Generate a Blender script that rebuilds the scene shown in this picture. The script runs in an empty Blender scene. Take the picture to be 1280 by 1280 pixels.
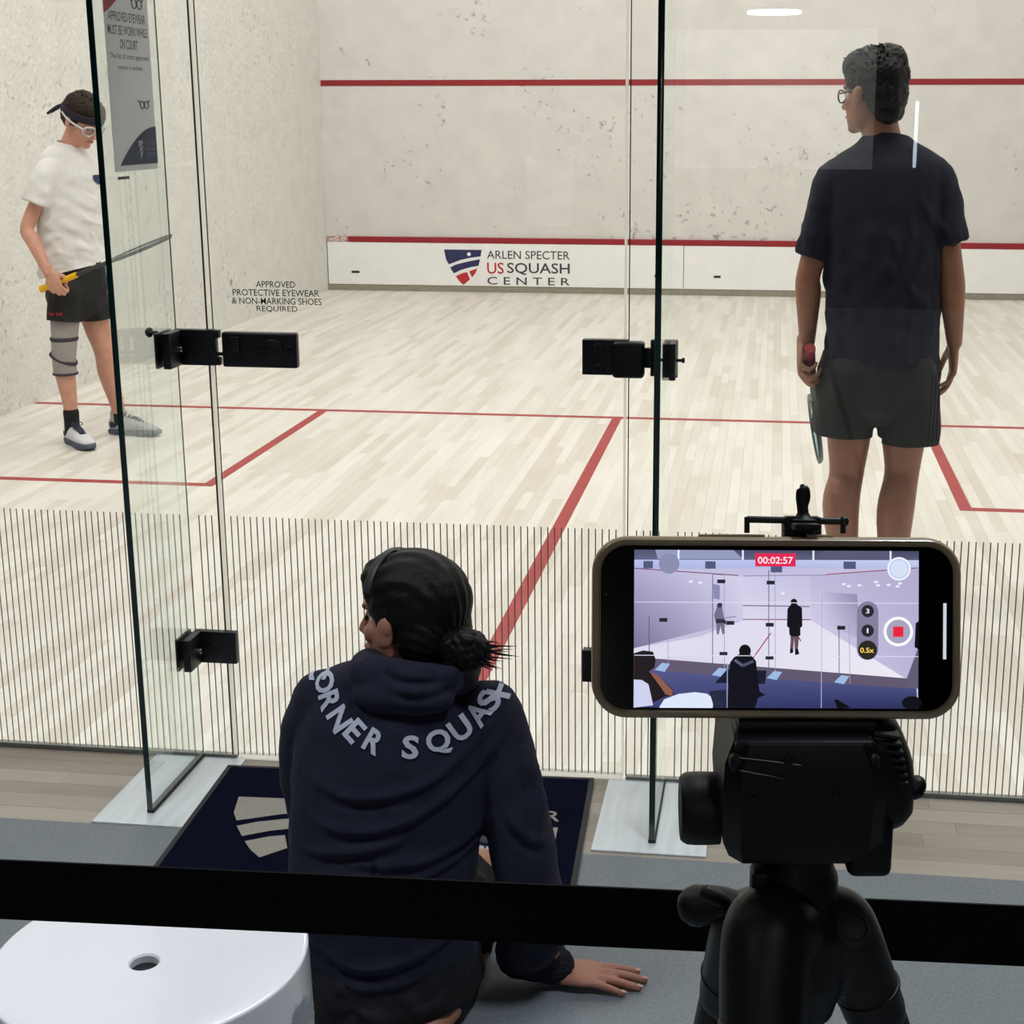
import bpy, bmesh, math, random
import numpy as np
from mathutils import Vector as V, Matrix, Quaternion
from mathutils.bvhtree import BVHTree

PI = math.pi
S = bpy.context.scene
COL = S.collection
random.seed(7)

# ------------------------------------------------------------------ camera
CAM = V((3.98278, -3.20142, 1.52803))
YAW, PITCH, ROLL = 0.125087, 0.238347, 0.000574
FPX, PPX, PPY = 1841.435, 733.856, 592.177
cyw, syw, cp, sp = math.cos(YAW), math.sin(YAW), math.cos(PITCH), math.sin(PITCH)
FW = V((-syw * cp, cyw * cp, -sp))
RT = V((cyw, syw, 0))
UP = RT.cross(FW)
RT, UP = RT * math.cos(ROLL) + UP * math.sin(ROLL), UP * math.cos(ROLL) - RT * math.sin(ROLL)
cam_d = bpy.data.cameras.new('camera')
cam = bpy.data.objects.new('camera', cam_d)
COL.objects.link(cam)
m = Matrix.Identity(4)
for i in range(3):
    m[i][0], m[i][1], m[i][2], m[i][3] = RT[i], UP[i], -FW[i], CAM[i]
cam.matrix_world = m
cam_d.sensor_width = 36
cam_d.lens = FPX / 1280 * 36
cam_d.shift_x = (640 - PPX) / 1280
cam_d.shift_y = (PPY - 640) / 1280
cam_d.clip_start = 0.05
cam_d.clip_end = 100
S.camera = cam

# ------------------------------------------------------------------ world, lamps, exposure
S.view_settings.view_transform = 'Standard'
S.view_settings.look = 'None'
S.view_settings.exposure = 0.0
S.view_settings.gamma = 1.0
S.view_settings.use_curve_mapping = False
S.cycles.transparent_max_bounces = 32
w = bpy.data.worlds.new('world')
S.world = w
w.use_nodes = True
w.node_tree.nodes['Background'].inputs[0].default_value = (0.9, 0.95, 1.0, 1)
w.node_tree.nodes['Background'].inputs[1].default_value = 0.02

def area(name, loc, sx, sy, power, col=(1, 1, 1), spread=180, rot=(0, 0, 0), shape='RECTANGLE'):
    l = bpy.data.lights.new(name, 'AREA')
    l.shape = shape
    l.size, l.size_y = sx, sy
    l.energy = power
    l.color = col
    l.spread = math.radians(spread)
    o = bpy.data.objects.new(name, l)
    o.location = loc
    o.rotation_euler = rot
    COL.objects.link(o)
    return o

COURT_P, LOBBY_P = 56, 15
for x in (1.4, 5.0):
    for y, k in ((0.8, 1.45), (4.3, 0.95), (7.7, 0.9)):
        area('court_lamp_light', (x, y, 5.7), 1.2, 0.6, COURT_P * k, (1, 0.99, 0.97))
for x in (2.3, 4.6):
    area('lobby_lamp_or_fill', (x, -1.7, 3.1), 0.5, 0.5, LOBBY_P, (0.86, 0.92, 1.0), 100)

for x in (1.8, 5.2):
    area('lobby_lamp_or_fill', (x, -5.6, 3.1), 0.6, 0.6, LOBBY_P * 1.2, (0.9, 0.94, 1.0), 140)  # unseen pair added behind the camera as soft front fill
area('lobby_lamp_or_fill', (3.9, -7.9, 3.1), 2.4, 0.3, 17, (0.95, 0.97, 1.0), 150, (math.radians(-35), 0, 0))  # unseen light added to brighten the white panels mirrored in the glass

def at(px, py, Y):
    d = FW + RT * ((px - PPX) / FPX) - UP * ((py - PPY) / FPX)
    return CAM + d * ((Y - CAM.y) / d.y)

def atz(px, py, z=0.0):
    d = FW + RT * ((px - PPX) / FPX) - UP * ((py - PPY) / FPX)
    return CAM + d * ((z - CAM.z) / d.z)

def atd(px, py, t):
    return CAM + (FW + RT * ((px - PPX) / FPX) - UP * ((py - PPY) / FPX)) * t

# ------------------------------------------------------------------ materials
def lin(c):
    return tuple((x / 255 / 12.92) if x / 255 <= 0.04045 else ((x / 255 + 0.055) / 1.055) ** 2.4 for x in c)

def new_mat(name):
    m = bpy.data.materials.new(name)
    m.use_nodes = True
    nt = m.node_tree
    return m, nt, nt.nodes['Principled BSDF']

def N(nt, t, **kw):
    n = nt.nodes.new(t)
    for k, v in kw.items():
        if isinstance(v, tuple) and len(v) == 2 and k == 'op':
            pass
        setattr(n, k, v)
    return n

def mat(name, rgb, rough=0.6, metal=0.0, var=0.12, nscale=40, bump=0.0, bscale=200, spec=0.5, sheen=0.0, stretch=None, coat=0.0):
    """plain surface: colour with a little noise grain and relief"""
    m, nt, b = new_mat(name)
    L = nt.links
    c = lin(rgb)
    tc = N(nt, 'ShaderNodeTexCoord')
    mp = N(nt, 'ShaderNodeMapping')
    if stretch:
        mp.inputs['Scale'].default_value = stretch
    L.new(tc.outputs['Object'], mp.inputs['Vector'])
    nz = N(nt, 'ShaderNodeTexNoise')
    nz.inputs['Scale'].default_value = nscale
    nz.inputs['Detail'].default_value = 4
    L.new(mp.outputs['Vector'], nz.inputs['Vector'])
    r = N(nt, 'ShaderNodeValToRGB')
    r.color_ramp.elements[0].position = 0.3
    r.color_ramp.elements[1].position = 0.7
    r.color_ramp.elements[0].color = tuple(x * (1 - var) for x in c) + (1,)
    r.color_ramp.elements[1].color = tuple(min(1, x * (1 + var)) for x in c) + (1,)
    L.new(nz.outputs['Fac'], r.inputs['Fac'])
    L.new(r.outputs['Color'], b.inputs['Base Color'])
    b.inputs['Roughness'].default_value = rough
    b.inputs['Metallic'].default_value = metal
    b.inputs['Specular IOR Level'].default_value = spec
    b.inputs['Coat Weight'].default_value = coat
    b.inputs['Coat Roughness'].default_value = 0.08
    if sheen:
        b.inputs['Sheen Weight'].default_value = sheen
        b.inputs['Sheen Roughness'].default_value = 0.5
        b.inputs['Sheen Tint'].default_value = tuple(min(1, x * 6 + 0.05) for x in c) + (1,)
    if bump:
        n2 = N(nt, 'ShaderNodeTexNoise')
        n2.inputs['Scale'].default_value = bscale
        n2.inputs['Detail'].default_value = 3
        L.new(mp.outputs['Vector'], n2.inputs['Vector'])
        bp = N(nt, 'ShaderNodeBump')
        bp.inputs['Strength'].default_value = bump
        bp.inputs['Distance'].default_value = 0.004
        L.new(n2.outputs['Fac'], bp.inputs['Height'])
        L.new(bp.outputs['Normal'], b.inputs['Normal'])
    return m

def glass_mat(name, tint, extra=0.0):
    """thin architectural glass: clear transmission plus a Fresnel mirror on each face"""
    m = bpy.data.materials.new(name)
    m.use_nodes = True
    nt = m.node_tree
    nt.nodes.clear()
    L = nt.links
    out = N(nt, 'ShaderNodeOutputMaterial')
    tr = N(nt, 'ShaderNodeBsdfTransparent')
    tr.inputs[0].default_value = tint + (1,)
    gl = N(nt, 'ShaderNodeBsdfGlossy')
    gl.inputs['Roughness'].default_value = 0.0
    gl.inputs['Color'].default_value = (0.96, 1, 0.98, 1)
    geo = N(nt, 'ShaderNodeNewGeometry')
    mr = N(nt, 'ShaderNodeMapRange')
    mr.inputs['To Min'].default_value = 1.5
    mr.inputs['To Max'].default_value = 1 / 1.5
    L.new(geo.outputs['Backfacing'], mr.inputs['Value'])
    fr = N(nt, 'ShaderNodeFresnel')
    L.new(mr.outputs['Result'], fr.inputs['IOR'])
    mx = N(nt, 'ShaderNodeMixShader')
    L.new(fr.outputs[0], mx.inputs[0])
    L.new(tr.outputs[0], mx.inputs[1])
    L.new(gl.outputs[0], mx.inputs[2])
    L.new(mx.outputs[0], out.inputs[0])
    return m

def thin_mat(name, rgb, through, clear=0.0):
    """thin sheet that lets light scatter through it"""
    m = bpy.data.materials.new(name)
    m.use_nodes = True
    nt = m.node_tree
    L = nt.links
    b = nt.nodes['Principled BSDF']
    c = lin(rgb) + (1,)
    b.inputs['Base Color'].default_value = c
    b.inputs['Roughness'].default_value = 0.5
    t = N(nt, 'ShaderNodeBsdfTranslucent')
    t.inputs[0].default_value = c
    mx = N(nt, 'ShaderNodeMixShader')
    mx.inputs[0].default_value = through
    L.new(b.outputs[0], mx.inputs[1])
    L.new(t.outputs[0], mx.inputs[2])
    last = mx
    if clear:
        tr = N(nt, 'ShaderNodeBsdfTransparent')
        m2 = N(nt, 'ShaderNodeMixShader')
        m2.inputs[0].default_value = clear
        L.new(mx.outputs[0], m2.inputs[1])
        L.new(tr.outputs[0], m2.inputs[2])
        last = m2
    L.new(last.outputs[0], nt.nodes['Material Output'].inputs[0])
    return m

def emit_mat(name, rgb, strength, vcol=False):
    m = bpy.data.materials.new(name)
    m.use_nodes = True
    nt = m.node_tree
    b = nt.nodes['Principled BSDF']
    b.inputs['Base Color'].default_value = (0.01, 0.01, 0.01, 1)
    b.inputs['Roughness'].default_value = 0.2
    if vcol:
        a = N(nt, 'ShaderNodeVertexColor', layer_name='Col')
        nt.links.new(a.outputs[0], b.inputs['Emission Color'])
    else:
        b.inputs['Emission Color'].default_value = lin(rgb) + (1,)
    b.inputs['Emission Strength'].default_value = strength
    return m

def plaster(name, base, mark, mark_lo, mark_hi, mscale, rough_bump, bscale, dirt=0.5):
    """white court plaster with ball marks and trowel relief"""
    m, nt, b = new_mat(name)
    L = nt.links
    tc = N(nt, 'ShaderNodeTexCoord')
    mp = N(nt, 'ShaderNodeMapping')
    L.new(tc.outputs['Object'], mp.inputs['Vector'])
    # broad scuffing
    n1 = N(nt, 'ShaderNodeTexNoise')
    n1.inputs['Scale'].default_value = 1.6
    n1.inputs['Detail'].default_value = 6
    L.new(mp.outputs[0], n1.inputs['Vector'])
    # small ball marks, denser where the broad noise says so
    n2 = N(nt, 'ShaderNodeTexNoise')
    n2.inputs['Scale'].default_value = mscale
    n2.inputs['Detail'].default_value = 3
    n2.inputs['Roughness'].default_value = 0.55
    L.new(mp.outputs[0], n2.inputs['Vector'])
    ad = N(nt, 'ShaderNodeMath', operation='MULTIPLY_ADD')
    L.new(n1.outputs['Fac'], ad.inputs[0])
    ad.inputs[1].default_value = dirt
    L.new(n2.outputs['Fac'], ad.inputs[2])
    r = N(nt, 'ShaderNodeMapRange')
    r.inputs['From Min'].default_value = mark_lo
    r.inputs['From Max'].default_value = mark_hi
    L.new(ad.outputs[0], r.inputs['Value'])
    c0, c1 = lin(base), lin(mark)
    mx = N(nt, 'ShaderNodeMix', data_type='RGBA')
    mx.inputs['A'].default_value = c0 + (1,)
    mx.inputs['B'].default_value = c1 + (1,)
    L.new(r.outputs[0], mx.inputs['Factor'])
    # faint warm/cool mottling
    n3 = N(nt, 'ShaderNodeTexNoise')
    n3.inputs['Scale'].default_value = 6
    n3.inputs['Detail'].default_value = 8
    L.new(mp.outputs[0], n3.inputs['Vector'])
    mr = N(nt, 'ShaderNodeMapRange')
    mr.inputs['From Min'].default_value = 0.3
    mr.inputs['From Max'].default_value = 0.7
    mr.inputs['To Min'].default_value = 0.94
    mr.inputs['To Max'].default_value = 1.04
    L.new(n3.outputs['Fac'], mr.inputs['Value'])
    mu = N(nt, 'ShaderNodeMix', data_type='RGBA', blend_type='MULTIPLY')
    mu.inputs['Factor'].default_value = 1
    L.new(mx.outputs['Result'], mu.inputs['A'])
    L.new(mr.outputs[0], mu.inputs['B'])
    L.new(mu.outputs['Result'], b.inputs['Base Color'])
    b.inputs['Roughness'].default_value = 0.55
    n4 = N(nt, 'ShaderNodeTexNoise')
    n4.inputs['Scale'].default_value = bscale
    n4.inputs['Detail'].default_value = 5
    L.new(mp.outputs[0], n4.inputs['Vector'])
    bp = N(nt, 'ShaderNodeBump')
    bp.inputs['Strength'].default_value = rough_bump
    bp.inputs['Distance'].default_value = 0.02
    L.new(n4.outputs['Fac'], bp.inputs['Height'])
    L.new(bp.outputs[0], b.inputs['Normal'])
    return m

def wood(name, light, dark, axis, rough=0.38):
    """maple board: tone per board from a mesh attribute, grain along the board"""
    m, nt, b = new_mat(name)
    L = nt.links
    at_ = N(nt, 'ShaderNodeAttribute', attribute_name='tone')
    tc = N(nt, 'ShaderNodeTexCoord')
    mp = N(nt, 'ShaderNodeMapping')
    mp.inputs['Scale'].default_value = (60, 2.5, 1) if axis == 'Y' else (2.5, 60, 1)
    L.new(tc.outputs['Object'], mp.inputs['Vector'])
    nz = N(nt, 'ShaderNodeTexNoise')
    nz.inputs['Scale'].default_value = 1
    nz.inputs['Detail'].default_value = 5
    L.new(mp.outputs[0], nz.inputs['Vector'])
    mp2 = N(nt, 'ShaderNodeMapping')
    mp2.inputs['Scale'].default_value = (5, 1.2, 1) if axis == 'Y' else (1.2, 5, 1)
    L.new(tc.outputs['Object'], mp2.inputs['Vector'])
    n2 = N(nt, 'ShaderNodeTexNoise')
    n2.inputs['Scale'].default_value = 1.3
    n2.inputs['Detail'].default_value = 6
    n2.inputs['Roughness'].default_value = 0.65
    L.new(mp2.outputs[0], n2.inputs['Vector'])
    a = N(nt, 'ShaderNodeMath', operation='MULTIPLY_ADD')
    L.new(nz.outputs['Fac'], a.inputs[0])
    a.inputs[1].default_value = 0.55
    L.new(at_.outputs['Fac'], a.inputs[2])
    a2 = N(nt, 'ShaderNodeMath', operation='MULTIPLY_ADD')
    L.new(n2.outputs['Fac'], a2.inputs[0])
    a2.inputs[1].default_value = 1.3
    L.new(a.outputs[0], a2.inputs[2])
    mr = N(nt, 'ShaderNodeMapRange')
    mr.inputs['From Min'].default_value = 0.85
    mr.inputs['From Max'].default_value = 2.05
    L.new(a2.outputs[0], mr.inputs['Value'])
    mx = N(nt, 'ShaderNodeMix', data_type='RGBA')
    mx.inputs['A'].default_value = lin(light) + (1,)
    mx.inputs['B'].default_value = lin(dark) + (1,)
    L.new(mr.outputs[0], mx.inputs['Factor'])
    L.new(mx.outputs['Result'], b.inputs['Base Color'])
    b.inputs['Roughness'].default_value = rough
    return m

def skin_mat(name, rgb):
    m = mat(name, rgb, 0.5, var=0.1, nscale=25, bump=0.05, bscale=300)
    b = m.node_tree.nodes['Principled BSDF']
    b.inputs['Subsurface Weight'].default_value = 0.12
    b.inputs['Subsurface Radius'].default_value = (0.012, 0.005, 0.003)
    b.inputs['Subsurface Scale'].default_value = 0.3
    return m

M = dict(
    wall_front=plaster('front_wall_plaster', (221, 219, 216), (162, 161, 155), 1.0, 1.12, 22, 0.12, 60, 0.62),
    wall_left=plaster('side_wall_plaster', (226, 225, 220), (160, 160, 154), 0.94, 1.12, 20, 0.65, 24, 0.6),
    wall_plain=plaster('upper_wall_plaster', (226, 222, 214), (160, 158, 150), 1.2, 1.4, 10, 0.15, 40, 0.5),
    tin=mat('tin_white_paint', (247, 247, 246), 0.45, var=0.03, nscale=9),
    tin_base=mat('grey_base_strip', (150, 143, 128), 0.6),
    red=mat('red_court_paint', (148, 27, 38), 0.5, var=0.1, nscale=12),
    red_floor=mat('red_floor_paint', (164, 42, 42), 0.45, var=0.12, nscale=15),
    maple=wood('maple_boards', (233, 230, 223), (210, 203, 191), 'Y'),
    maple_cross=wood('maple_boards_across', (186, 177, 165), (146, 135, 121), 'X'),
    subfloor=mat('dark_subfloor', (120, 104, 84), 0.9),
    lobby_floor=mat('grey_rubber_floor', (121, 129, 134), 0.55, var=0.16, nscale=150, bump=0.1, bscale=400),
    lobby_wall=mat('lobby_wall_paint', (40, 40, 42), 0.8),
    lobby_ceiling=mat('lobby_ceiling_paint', (70, 70, 72), 0.9),
    pane=glass_mat('clear_pane', (0.99, 0.995, 0.99)),
    fin=glass_mat('fin_glass', (0.945, 0.968, 0.964)),
    edge_green=mat('dark_green_glass_edge', (4, 44, 40), 0.12, var=0.3, nscale=6, coat=0.5),
    edge_dark=mat('grey_glass_edge', (70, 76, 72), 0.3),
    channel=mat('glass_floor_channel', (118, 120, 114), 0.4),
    seal=thin_mat('white_lit_edge_seal', (253, 253, 250), 0.9, 0.08),  # white stands for court light in polished edges; also the bottom seal
    line_print=mat('printed_grey_line', (150, 145, 134), 0.6),
    ink=mat('black_vinyl_print', (34, 34, 34), 0.6),
    black_metal=mat('black_hinge_metal', (27, 28, 31), 0.42, var=0.2, nscale=60, bump=0.05),
    chrome=mat('chrome_screw', (215, 215, 215), 0.18, 1.0),
    brushed=mat('brushed_plate', (226, 234, 238), 0.38, 0.2, var=0.08, nscale=4, stretch=(12, 1, 1)),
    paper=thin_mat('white_poster_paper', (250, 250, 252), 0.75),
    print_grey=mat('grey_poster_print', (92, 92, 96), 0.7),
    print_navy=mat('navy_poster_print', (56, 68, 92), 0.7),
    print_red=mat('red_poster_print', (166, 66, 70), 0.7),
    logo_navy=mat('logo_navy', (38, 42, 92), 0.5),
    logo_red=mat('logo_red', (190, 40, 48), 0.5),
    logo_text=mat('logo_dark_text', (62, 62, 76), 0.5),
    mat_navy=mat('navy_mat_pile', (11, 14, 36), 1.0, var=0.25, nscale=300, bump=0.6, bscale=700, spec=0.05),
    mat_cream=mat('cream_mat_pile', (160, 156, 146), 0.95, var=0.12, nscale=300, bump=0.5, bscale=700),
    rubber=mat('black_rubber', (34, 36, 38), 0.7, bump=0.1),
    white_plastic=mat('white_gloss_plastic', (236, 237, 242), 0.16, var=0.02, nscale=8, coat=0.6),
    belt=mat('black_belt_weave', (7, 7, 8), 0.85, var=0.2, nscale=300, bump=0.2, bscale=900, spec=0.2),
    black_plastic=mat('black_tripod_plastic', (15, 15, 17), 0.5, var=0.2, nscale=80, bump=0.05, bscale=600, spec=0.4),
    dark_plastic=mat('charcoal_tripod_casting', (30, 31, 35), 0.45, var=0.15, nscale=60, spec=0.4),
    phone_black=mat('phone_black_glass', (4, 4, 5), 0.12, var=0.1, spec=0.3),
    phone_case=mat('tan_phone_case', (178, 156, 122), 0.35, var=0.25, nscale=30, coat=0.3),
    white_ui=emit_mat('screen_white_bar', (215, 220, 235), 0.9),
    screen=emit_mat('phone_screen_picture', (255, 255, 255), 1.0, True),
    skin_a=skin_mat('skin_light', (205, 150, 128)),
    skin_b=skin_mat('skin_tan', (152, 104, 82)),
    skin_c=skin_mat('skin_brown', (178, 122, 100)),
    hair_black=mat('black_hair', (10, 9, 10), 0.5, var=0.5, nscale=30, bump=0.35, bscale=50, stretch=(6, 6, 0.8), spec=0.22),
    hair_brown=mat('dark_brown_hair', (42, 30, 23), 0.6, var=0.45, nscale=30, bump=0.35, bscale=50, stretch=(6, 6, 0.8), spec=0.2),
    tee_white=mat('white_cotton', (226, 224, 222), 0.9, var=0.03, nscale=60, bump=0.15, bscale=40, sheen=0.2),
    tee_navy=mat('navy_sport_shirt', (9, 13, 36), 0.9, var=0.15, nscale=30, bump=0.15, bscale=30),
    shorts_black=mat('black_sport_shorts', (17, 17, 20), 0.75, var=0.15, nscale=30, bump=0.15, bscale=30),
    shorts_grey=mat('charcoal_sport_shorts', (38, 40, 39), 0.9, var=0.1, nscale=30, bump=0.15, bscale=30),
    hoodie=mat('navy_fleece', (20, 21, 42), 0.95, var=0.2, nscale=50, bump=0.2, bscale=300, sheen=0.12),
    hoodie_dark=mat('navy_rib_cuff', (18, 19, 34), 0.95, var=0.2, nscale=50, bump=0.2, bscale=300),
    hoodie_print=mat('pale_grey_print', (188, 192, 208), 0.8, var=0.05, nscale=200),
    leggings=mat('black_shorts_cloth', (15, 15, 20), 0.85, var=0.2, nscale=40, bump=0.15, bscale=40),
    brace=mat('grey_knit_brace', (158, 152, 150), 0.95, var=0.08, nscale=120, bump=0.4, bscale=260),
    brace_band=mat('dark_brace_band', (62, 58, 66), 0.9),
    sock=mat('black_sock', (16, 17, 20), 0.95, bump=0.3),
    shoe_white=mat('white_shoe_mesh', (216, 218, 222), 0.6, var=0.06, nscale=90, bump=0.2),
    shoe_grey=mat('silver_shoe_mesh', (168, 170, 172), 0.5, var=0.12, nscale=90, bump=0.2),
    shoe_navy=mat('navy_shoe_trim', (30, 34, 62), 0.7),
    sole=mat('blue_grey_sole', (72, 80, 98), 0.7),
    grip_yellow=mat('yellow_racket_grip', (238, 184, 22), 0.7, var=0.08, nscale=60, bump=0.3, bscale=120),
    grip_red=mat('red_racket_grip', (136, 20, 34), 0.7, var=0.08, nscale=60, bump=0.3, bscale=120),
    racket_dark=mat('charcoal_racket_frame', (52, 54, 58), 0.35),
    racket_teal=mat('teal_racket_frame', (42, 62, 62), 0.35),
    string=mat('pale_racket_string', (172, 214, 206), 0.5),
    goggles=mat('clear_goggle_frame', (200, 200, 205), 0.25, coat=0.4),
    dark_frame=mat('dark_glasses_frame', (26, 26, 32), 0.3),
    lens=glass_mat('goggle_lens', (0.93, 0.93, 0.95)),
    bandana=mat('navy_black_headband', (24, 23, 36), 0.85, var=0.3, nscale=60),
    eye_white=mat('eye_white', (220, 214, 208), 0.25, var=0.02),
    eye_dark=mat('eye_iris', (36, 24, 18), 0.15),
    lip=mat('lip_skin', (168, 96, 90), 0.5),
    steel=mat('post_steel', (40, 40, 42), 0.35, 0.6),
)

# ------------------------------------------------------------------ mesh helpers
def catmull(P, sub):
    P = [np.asarray(p, float) for p in P]
    if len(P) < 3 or sub <= 1:
        if len(P) == 2 and sub > 1:
            return [P[0] + (P[1] - P[0]) * t for t in np.linspace(0, 1, sub + 1)]
        return P
    out = []
    for i in range(len(P) - 1):
        p0 = P[i - 1] if i else 2 * P[0] - P[1]
        p1, p2 = P[i], P[i + 1]
        p3 = P[i + 2] if i + 2 < len(P) else 2 * P[-1] - P[-2]
        for k in range(sub):
            t = k / sub
            out.append(0.5 * (2 * p1 + (p2 - p0) * t + (2 * p0 - 5 * p1 + 4 * p2 - p3) * t * t + (3 * p1 - p0 - 3 * p2 + p3) * t ** 3))
    out.append(P[-1])
    return out

class MB:
    def __init__(s):
        s.v, s.f = [], []
    def add(s, vs, fs):
        o = len(s.v)
        s.v += [tuple(map(float, x)) for x in vs]
        s.f += [tuple(i + o for i in f) for f in fs]
        return s
    def bm(s, b):
        b.verts.index_update()
        s.add([v.co[:] for v in b.verts], [[v.index for v in f.verts] for f in b.faces])
        b.free()
        return s
    def box(s, c, size, R=None, bev=0.0, seg=2):
        b = bmesh.new()
        bmesh.ops.create_cube(b, size=1)
        for v in b.verts:
            v.co = V((v.co.x * size[0], v.co.y * size[1], v.co.z * size[2]))
        if bev:
            bmesh.ops.bevel(b, geom=b.edges[:], offset=bev, segments=seg, profile=0.5, affect='EDGES')
        for v in b.verts:
            v.co = (R @ v.co if R else v.co) + V(c)
        return s.bm(b)
    def ell(s, c, r, R=None, u=20, n=12):
        vs, fs = [(0, 0, 1)], []
        for i in range(1, n):
            a = PI * i / n
            for k in range(u):
                t = 2 * PI * k / u
                vs.append((math.sin(a) * math.cos(t), math.sin(a) * math.sin(t), math.cos(a)))
        vs.append((0, 0, -1))
        for k in range(u):
            fs.append((0, 1 + k, 1 + (k + 1) % u))
            e = 1 + (n - 2) * u
            fs.append((len(vs) - 1, e + (k + 1) % u, e + k))
        for i in range(n - 2):
            for k in range(u):
                a, b2 = 1 + i * u + k, 1 + i * u + (k + 1) % u
                fs.append((a, a + u, b2 + u, b2))
        out = []
        for p in vs:
            q = V((p[0] * r[0], p[1] * r[1], p[2] * r[2]))
            out.append((R @ q if R else q) + V(c))
        return s.add(out, fs)
    def tube(s, pts, rad, seg=16, side=(1, 0, 0), sub=4, cap='round', closed=False, power=2.0):
        P = [np.array(p, float) for p in pts]
        r = [np.array(x if hasattr(x, '__len__') else (x, x), float) for x in rad]
        if closed:
            Q, RR = P, r
        else:
            Q = catmull(P, sub)
            RR = [np.maximum(x, 1e-4) for x in catmull(r, sub)]
        n = len(Q)
        rings = []
        sd = np.array(side, float)
        for i in range(n):
            if closed:
                t = Q[(i + 1) % n] - Q[i - 1]
            else:
                t = Q[min(i + 1, n - 1)] - Q[max(i - 1, 0)]
            t = t / (np.linalg.norm(t) + 1e-12)
            a = sd - t * (sd @ t)
            if np.linalg.norm(a) < 1e-3:
                a = np.cross(t, (0.3, 0.5, 0.8))
            a /= np.linalg.norm(a)
            if cap == 'follow' or closed:
                sd = a
            b = np.cross(t, a)
            rings.append((Q[i], a, b, RR[i], t))
        if cap in ('round', 'follow') and not closed:
            pre, post = [], []
            for k in (3, 2, 1):
                h = k / 3.3 * PI / 2
                c, a, b, rr, t = rings[0]
                pre.append((c - t * min(rr) * math.sin(h), a, b, rr * math.cos(h), t))
                c, a, b, rr, t = rings[-1]
                post.insert(0, (c + t * min(rr) * math.sin(h), a, b, rr * math.cos(h), t))
            rings = pre + rings + post
        vs, fs = [], []
        def sg(x):
            return math.copysign(abs(x) ** (2 / power), x)
        for c, a, b, rr, t in rings:
            for k in range(seg):
                th = 2 * PI * k / seg
                vs.append(c + a * rr[0] * sg(math.cos(th)) + b * rr[1] * sg(math.sin(th)))
        nr = len(rings)
        for i in range(nr if closed else nr - 1):
            j = (i + 1) % nr
            for k in range(seg):
                k2 = (k + 1) % seg
                fs.append((i * seg + k, i * seg + k2, j * seg + k2, j * seg + k))
        if not closed:
            fs.append(tuple(range(seg))[::-1])
            fs.append(tuple((nr - 1) * seg + k for k in range(seg)))
        return s.add(vs, fs)
    def cyl(s, a, b, r, seg=20, r2=None):
        return s.tube([a, b], [r, r if r2 is None else r2], seg, (0.31, 0.77, 0.2), 1, 'flat')
    def lathe(s, prof, c=(0, 0, 0), R=None, seg=32):
        """profile of (radius, height) turned about local z"""
        vs, fs = [], []
        for r, z in prof:
            for k in range(seg):
                t = 2 * PI * k / seg
                q = V((r * math.cos(t), r * math.sin(t), z))
                vs.append((R @ q if R else q) + V(c))
        for i in range(len(prof) - 1):
            for k in range(seg):
                k2 = (k + 1) % seg
                fs.append((i * seg + k, i * seg + k2, (i + 1) * seg + k2, (i + 1) * seg + k))
        if prof[0][0] > 1e-4:
            fs.append(tuple(range(seg))[::-1])
        if prof[-1][0] > 1e-4:
            fs.append(tuple((len(prof) - 1) * seg + k for k in range(seg)))
        return s.add(vs, fs)
    def prism(s, poly, f0, h):
        """2-D polygon, f0 maps (x, y, z) to a point; z runs from 0 to h"""
        n = len(poly)
        a = [f0(x, y, 0) for x, y in poly]
        if not h:
            return s.add(a, [tuple(range(n))])
        b = [f0(x, y, h) for x, y in poly]
        return s.add(a + b, [tuple(range(n))[::-1], tuple(range(n, 2 * n))] + [(i, (i + 1) % n, n + (i + 1) % n, n + i) for i in range(n)])

ROOTM = {}

def link(name, me, parent, kind=None):
    o = bpy.data.objects.new(name, me)
    COL.objects.link(o)
    if parent:
        o.parent = parent
    if kind:
        o['kind'] = kind
    return o

def rootM(o):
    while o.parent:
        o = o.parent
    return ROOTM.get(o.name)

def obj(name, g, material, parent=None, kind=None, smooth=False, local=False, solid=0.0, auto=None, label=None, tone=None):
    v, f = (g.v, g.f) if isinstance(g, MB) else (g[0], g[1])
    me = bpy.data.meshes.new(name)
    v = np.array([tuple(p) for p in v], float).reshape(-1, 3)
    if parent and not local:
        R = rootM(parent)
        if R is not None:
            Ri = np.array(R.inverted())
            v = v @ Ri[:3, :3].T + Ri[:3, 3]
    me.from_pydata(v.tolist(), [], [list(map(int, x)) for x in f])
    if not isinstance(material, (list, tuple)):
        material = [material]
    for x in material:
        me.materials.append(x)
    b = bmesh.new()
    b.from_mesh(me)
    bmesh.ops.recalc_face_normals(b, faces=b.faces)
    if auto is not None:
        for e in b.edges:
            e.smooth = len(e.link_faces) != 2 or e.calc_face_angle(0) < auto
        smooth = True
    for x in b.faces:
        x.smooth = smooth
    b.to_mesh(me)
    b.free()
    if tone is not None:
        a = me.attributes.new('tone', 'FLOAT', 'POINT')
        a.data.foreach_set('value', np.asarray(tone, np.float32) if hasattr(tone, '__len__') else np.full(len(v), tone, np.float32))
    o = link(name, me, parent, kind)
    if solid:
        s = o.modifiers.new('thickness', 'SOLIDIFY')
        s.thickness = solid
        s.offset = -1
    if label:
        o['label'] = label
    return o

def thing(name, label, cat, loc=(0, 0, 0), R=None, group=None):
    o = bpy.data.objects.new(name, None)
    o.empty_display_size = 0.1
    COL.objects.link(o)
    mm = Matrix.Translation(V(loc)) @ (R.to_4x4() if R else Matrix.Identity(4))
    o.matrix_world = mm
    ROOTM[o.name] = mm
    o['label'] = label
    o['category'] = cat
    if group:
        o['group'] = group
    return o

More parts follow.
